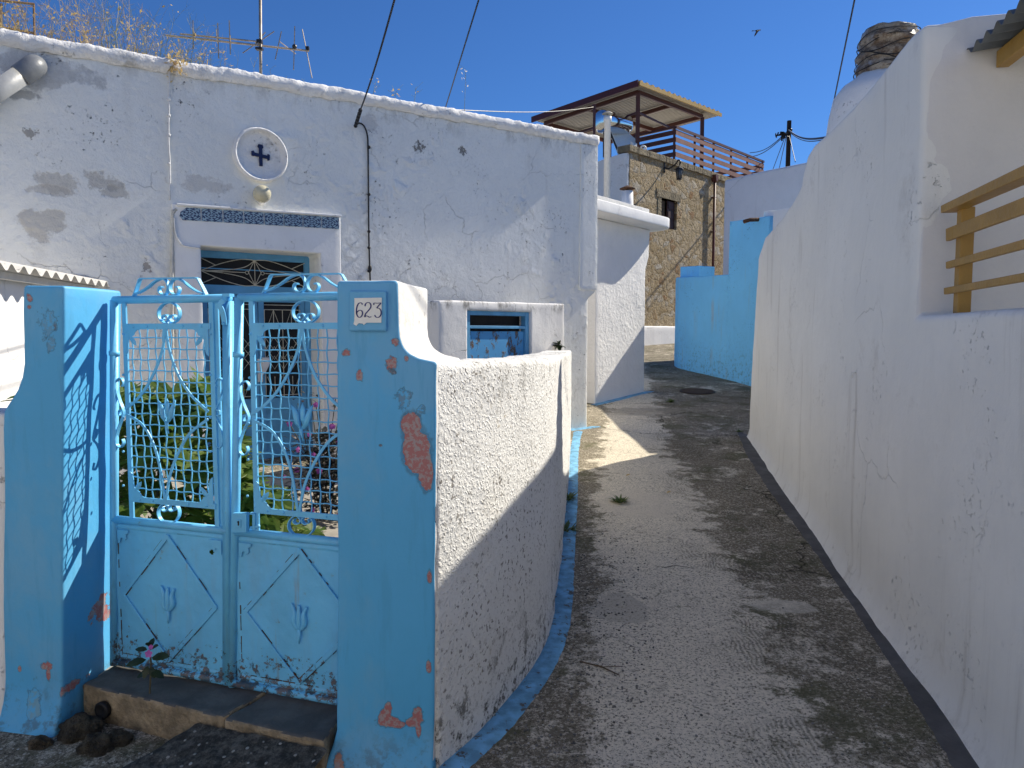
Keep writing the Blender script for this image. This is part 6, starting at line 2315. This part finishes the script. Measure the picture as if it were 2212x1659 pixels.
tf = thing('weed_tuft', P2(377, 145, 0.06), 'straw coloured tuft sprouting from the crack in the roof moulding above the white cable', 'weed')
mb = MB()
rnd = random.Random(11)
for i in range(60):
    c = P2(377, 140, 0.07) + Vector((rnd.gauss(0, .05), rnd.gauss(0, .03), rnd.gauss(0, .06)))
    husk(mb, c, rnd.uniform(0.03, 0.07), rnd)
    mb.tube([P2(375, 140, 0.05), c], 0.0015, 3, caps=False)
mb.build('blades', M['straw'], tf, fix=False)

# ================================================================== COURTYARD PLANTS
figleaf2d = [(0, 0), (0.10, -0.06), (0.30, 0.02), (0.46, -0.02), (0.30, 0.16), (0.30, 0.24), (0.55, 0.36), (0.62, 0.50), (0.36, 0.44), (0.16, 0.40), (0.20, 0.62), (0.12, 0.86), (0, 1.0)]
figleaf2d = figleaf2d + [(-x, y) for x, y in figleaf2d[::-1][1:-1]]
def addleaf(mb, c, d, up, s, outline, fold=0.18, droop=0.2):
    d = d.normalized()
    x = d.cross(up)
    if x.length < 1e-3: x = d.cross(Vector((1, 0, 0)))
    x.normalize(); n = x.cross(d).normalized()
    vs = [c + d * (0.35 * s) + n * (0.02 * s)]
    for a, b in outline:
        vs.append(c + x * a * s + d * b * s + n * (fold * abs(a) - droop * b * b) * s)
    k = len(outline)
    mb.add(vs, [(0, 1 + i, 1 + (i + 1) % k) for i in range(k)])
fb = thing('fig_bush', (-1.75, 4.0, 0.135), 'green fig bush with lobed leaves behind the left gate leaf', 'bush')
mb = MB(); sm = MB()
rnd = random.Random(5)
# crown outline: profile of heights by pixel column, at depth about 4
def crown_top(x):
    # x in metres at depth ~4
    u = CX + x / 4.0 * FPX
    K = [(200, 850), (265, 850), (300, 842), (345, 872), (372, 870), (400, 850), (425, 828), (450, 825), (462, 850), (480, 905), (500, 960), (525, 1030), (560, 1055), (590, 1075), (610, 1120)]
    if u < K[0][0]: return 850
    for (a, b), (c, d) in zip(K, K[1:]):
        if u <= c: return lerp(b, d, (u - a) / (c - a))
    return 1140
cnt = 0
while cnt < 1150:
    x = rnd.uniform(-2.45, -1.28); y = rnd.uniform(3.55, 4.6)
    xx = x * 4.0 / y
    zt_ = EYE - (crown_top(xx) - VH) / FPX * y
    if zt_ < 0.2: continue
    z = rnd.uniform(0.16, zt_)
    if rnd.random() < 0.35: z = zt_ - rnd.uniform(0, 0.12)
    c = Vector((x, y, z))
    if noise.noise(c * 3.0) < -0.42: continue
    d = Vector((rnd.uniform(-1, 1), rnd.uniform(-1.3, 0.5), rnd.uniform(-0.5, 0.7)))
    upv = Vector((rnd.uniform(-.4, .6), rnd.uniform(-.6, .3), 1)).normalized()
    addleaf(mb, c, d, upv, rnd.uniform(0.10, 0.19), figleaf2d)
    cnt += 1
mb.build('foliage', M['fig'], fb, fix=False)
for i in range(16):
    a = Vector((rnd.uniform(-2.2, -1.5), rnd.uniform(3.8, 4.3), 0.12))
    b = a + Vector((rnd.uniform(-.3, .35), rnd.uniform(-.2, .2), rnd.uniform(0.4, 0.85)))
    sm.tube(spline([a, a.lerp(b, 0.5) + Vector((rnd.uniform(-.05, .05), 0, 0)), b], 4), [0.012] * 4 + [0.009] * 4 + [0.005], 6)
sm.build('stems', M['stem'], fb)

oval = [(0, 0), (0.2, 0.2), (0.27, 0.5), (0.18, 0.8), (0, 1), (-0.18, 0.8), (-0.27, 0.5), (-0.2, 0.2)]
def flower(mb, c, n, s):
    n = n.normalized()
    x = n.cross(Vector((0.3, 0.2, 1))).normalized(); y = n.cross(x)
    vs = [c]
    for i in range(20):
        a = 2 * math.pi * i / 20
        r = s * (0.72 + 0.28 * abs(math.cos(a * 2.5)))
        vs.append(c + (x * math.cos(a) + y * math.sin(a)) * r + n * s * 0.25)
    mb.add(vs, [(0, 1 + i, 1 + (i + 1) % 20) for i in range(20)])
fs_ = thing('flowering_shrub', aty(700, 1130, 6.0), 'dark shrub with magenta flowers behind the right gate leaf', 'shrub')
mb = MB(); fl = MB(); sm = MB()
base = Vector((aty(708, 1110, 5.6).x, 5.6, 0.14))
for i in range(1100):
    th = rnd.uniform(0, 2 * math.pi); rr = abs(rnd.gauss(0, 0.20)); z = rnd.uniform(0.16, 0.78)
    rr = min(rr, 0.36) * (1.15 - 0.5 * z)
    c = base + Vector((rr * math.cos(th), rr * math.sin(th), z - 0.1))
    addleaf(mb, c, Vector((math.cos(th), math.sin(th), rnd.uniform(-.3, .9))), Vector((0, 0, 1)), rnd.uniform(0.045, 0.075), oval)
for i in range(14):
    th = rnd.uniform(math.pi, 2 * math.pi); z = rnd.uniform(0.1, 0.85)
    rr = 0.33 * (1.1 - 0.55 * z) * rnd.uniform(0.8, 1.1)
    c = base + Vector((rr * math.cos(th), rr * math.sin(th), z - 0.05))
    fl = MB(); flower(fl, c, Vector((math.cos(th), math.sin(th) - 0.5, 0.4)), rnd.uniform(0.018, 0.028))
    fl.build('flower', M['petal'], fs_, fix=False)
for i in range(18):
    a = base + Vector((rnd.uniform(-.08, .08), rnd.uniform(-.08, .08), -0.02))
    b = base + Vector((rnd.uniform(-.3, .25), rnd.uniform(-.25, .1), rnd.uniform(0.4, 1.0)))
    sm.tube(spline([a, a.lerp(b, 0.5) + Vector((0, 0, 0.08)), b], 4), 0.004, 4)
    for k in range(4):
        addleaf(mb, b + Vector((rnd.uniform(-.04, .04), rnd.uniform(-.04, .04), rnd.uniform(-.08, .04))), Vector((rnd.uniform(-1, 1), rnd.uniform(-1, 1), 0.4)), Vector((0, 0, 1)), 0.045, oval)
    if i % 3 == 0:
        fl = MB(); flower(fl, b, Vector((0.1, -1, 0.3)), 0.024)
        fl.build('flower', M['petal'], fs_, fix=False)
mb.build('leaves', M['petunia'], fs_, fix=False)
sm.build('stems', M['stem'], fs_)

# little periwinkle on the step
pw = thing('periwinkle', (-1.50, 2.86, 0.15), 'small dark leaved plant with one violet flower growing on the gate step', 'plant')
def prw(u, v, dy=0.0):
    return aty(u, v, 2.80 + dy)
pb = prw(322, 1462); pt2 = prw(322, 1405)
mb = MB()
mb.tube(spline([Vector((pb.x, pb.y, 0.145)), prw(326, 1430), pt2], 4), 0.0035, 6)
mb.build('stem', M['stem'], pw)
mb = MB()
for (u, v, du, dv, s) in ((324, 1402, 22, -14, 0.052), (318, 1404, -24, -4, 0.05), (322, 1400, 4, -10, 0.045), (328, 1420, 40, -6, 0.08), (316, 1425, -38, 8, 0.075), (322, 1448, -26, 12, 0.06), (328, 1448, 22, 12, 0.06), (324, 1440, 10, 22, 0.05), (320, 1438, -8, 20, 0.05), (322, 1396, -5, -14, 0.04)):
    a = prw(u, v); b = prw(u + du, v + dv, -0.03 + 0.06 * rnd.random())
    addleaf(mb, a, b - a, Vector((0.1, -0.5, 1)), s, oval, 0.1, 0.15)
mb.build('leaves', M['darkgreen'], pw, fix=False)
mb = MB()
flower(mb, prw(322, 1412, -0.03), Vector((0, -1, 0.2)), 0.016)
flower(mb, prw(326, 1398, -0.02), Vector((0.2, -1, 0.5)), 0.010)
mb.build('flower', M['petal'], pw, fix=False)

# ================================================================== SMALL THINGS IN THE ALLEY
def tuft(u, v, y0, size, label, n=45, seed=1, mat='green'):
    c = atz(u, v, g0(y0)); c.z = G(c.x, c.y)
    root = thing('weed_tuft', c, label, 'weed')
    rnd = random.Random(seed)
    mb = MB()
    for i in range(n):
        a = rnd.uniform(0, 2 * math.pi); r = rnd.uniform(0, size * 0.4)
        b = c + Vector((math.cos(a) * r, math.sin(a) * r, 0))
        d = Vector((math.cos(a) * rnd.uniform(0.2, 1.2), math.sin(a) * rnd.uniform(0.2, 1.2), rnd.uniform(0.3, 1.2)))
        addleaf(mb, b, d, Vector((0.01, 0.02, 1)), size * rnd.uniform(0.3, 0.75), [(0, 0), (0.12, 0.3), (0.08, 0.7), (0, 1), (-0.08, 0.7), (-0.12, 0.3)], 0.1, 0.35)
    mb.build('leaves', M[mat], root, fix=False)
tuft(1224, 1085, 6, 0.15, 'green weed tuft on the blue line, further of the two at the curved wall foot', seed=1)
tuft(1222, 1150, 5, 0.16, 'green weed tuft on the blue line, nearer of the two at the curved wall foot', seed=2)
tuft(1340, 1088, 6, 0.12, 'flat green weed patch in the middle of the shaded alley', n=70, seed=3)
tuft(1448, 874, 12, 0.14, 'low weed tuft in the alley just before the manhole cover', n=60, seed=4)
tuft(1471, 797, 17, 0.24, 'bright green weed at the far corner of the blue wall', n=50, seed=5)
tuft(1608, 833, 14.5, 0.22, 'brownish weed clump at the near foot of the blue wall', n=60, seed=6, mat='grass')
tuft(1597, 935, 9.6, 0.08, 'small weed at the tip of the dark gutter', seed=7)
c_ = OUT.P3(1207, 745, 0.02)
root = thing('weed_tuft', c_, 'dark little weed growing from the outhouse corner above the curved wall', 'weed')
mb = MB()
rnd = random.Random(8)
for i in range(26):
    addleaf(mb, c_, Vector((rnd.uniform(-1, 1), rnd.uniform(-1.2, 0.1), rnd.uniform(-0.5, 0.9))), Vector((0, 0, 1)), rnd.uniform(0.05, 0.11), oval)
mb.build('leaves', M['darkgreen'], root, fix=False)

# manhole cover
mh = thing('manhole_cover', atz(1506, 858, g0(12.4)), 'round dark iron manhole cover set in the alley before the blue wall', 'manhole')
c_ = atz(1506, 858, g0(12.6)); c_.z = G(c_.x, c_.y) + 0.006
Rm = 38 / FPX * c_.y
slope = (g0(c_.y + 0.5) - g0(c_.y - 0.5))
nm = Vector((0, -slope, 1)).normalized()
mb = MB()
mb.lathe(c_, [(Rm, -0.02), (Rm, 0.006), (Rm * 0.93, 0.010), (Rm * 0.92, 0.004), (0.01, 0.004)], 40, nm)
mb.build('cover', simple('cast_iron', (0.055, 0.04, 0.03), 0.7, var=0.3), mh)
mb = MB()
for i in range(-9, 10):
    for j in range(-9, 10):
        x, y = i * Rm / 10, j * Rm / 10
        if math.hypot(x, y) < Rm * 0.88:
            mb.box(c_ + Vector((x, y, 0.010 + slope * y)), (Rm / 34 * (1.5 if (i + j) % 2 else 0.7), 0, 0), (0, Rm / 34 * (0.7 if (i + j) % 2 else 1.5), 0), (0, 0, 0.004))
o = mb.build('tread_pattern', simple('cast_iron_studs', (0.09, 0.065, 0.05), 0.6), mh)

# twigs, dead leaves and pebbles on the ground
def gpt(u, v):
    p = atz(u, v, 0.0)
    for _ in range(4):
        p = atz(u, v, G(p.x, p.y))
    return p
mb = MB()
a = gpt(1252, 1432); b = gpt(1338, 1462); m1 = gpt(1300, 1444)
mb.tube([p + Vector((0, 0, 0.008)) for p in (a, m1, b)], [0.003, 0.004, 0.0025], 6)
mb.tube([m1 + Vector((0, 0, 0.008)), gpt(1345, 1448) + Vector((0, 0, 0.02))], 0.002, 5)
tag(mb.build('dry_twig', M['wood']), 'thin dry twig lying near the curved wall', 'twig')
mb = MB()
a = gpt(1850, 1250); 
mb.tube([gpt(1842, 1268) + Vector((0, 0, .006)), gpt(1852, 1252) + Vector((0, 0, .01)), gpt(1870, 1240) + Vector((0, 0, .006))], 0.003, 5)
tag(mb.build('dry_twig', M['wood']), 'short bent twig lying close to the dark gutter', 'twig')
for (u, v, s, lab, mt) in ((1352, 1030, 0.05, 'curled brown dead leaf beside the green patch in the alley', 'straw'), (1440, 1067, 0.045, 'pale scrap of dead leaf in the middle of the alley', 'straw')):
    c_ = gpt(u, v) + Vector((0, 0, 0.01))
    mb = MB()
    addleaf(mb, c_, Vector((1, 0.4, 0.1)), Vector((0, -0.3, 1)), s, oval, 0.5, -0.2)
    tag(mb.build('dead_leaf', M[mt], fix=False), lab, 'leaf')
# loose grit in the dark margin: uncountable
mb = MB()
rnd = random.Random(21)
for i in range(900):
    if rnd.random() < 0.6:
        k = rnd.choice(WALLS[:36]); o_ = Vector((rnd.uniform(0.12, 0.55), rnd.uniform(-.15, .15), 0)); p = k + o_
    else:
        p = Vector((rnd.uniform(-1.6, 2.0), rnd.uniform(2.2, 5.5), 0))
        if p.x < 0.2 and p.y > 2.5: continue
        if p.x > 1.6: continue
    s = rnd.uniform(0.002, 0.0065)
    c_ = Vector((p.x, p.y, G(p.x, p.y) + s * 0.3))
    mb.ball(c_, s, 6, 4, (rnd.uniform(0.8, 1.4), rnd.uniform(0.8, 1.4), 0.7))
tag(mb.build('gravel', simple('grit', (0.20, 0.19, 0.175), 0.9, var=0.6, ns=6), smooth=True, fix=False), kind='stuff')

# unseen white wall added behind the viewer: sunlit, it bounces light into the shade
oh2 = slab('bounce_wall', [Vector((-9, -2.4, -0.1)), Vector((-9, -2.4, 5.2)), Vector((2.6, -2.4, 5.2)), Vector((2.6, -2.4, -0.1))], (0, -0.4, 0), M['white'], None, cell=0.0, bevel=0.03, amp=0, amp2=0, smooth=False)
tag(oh2, 'long plain white wall added unseen behind the viewer to bounce sunlight into the shade', 'house')
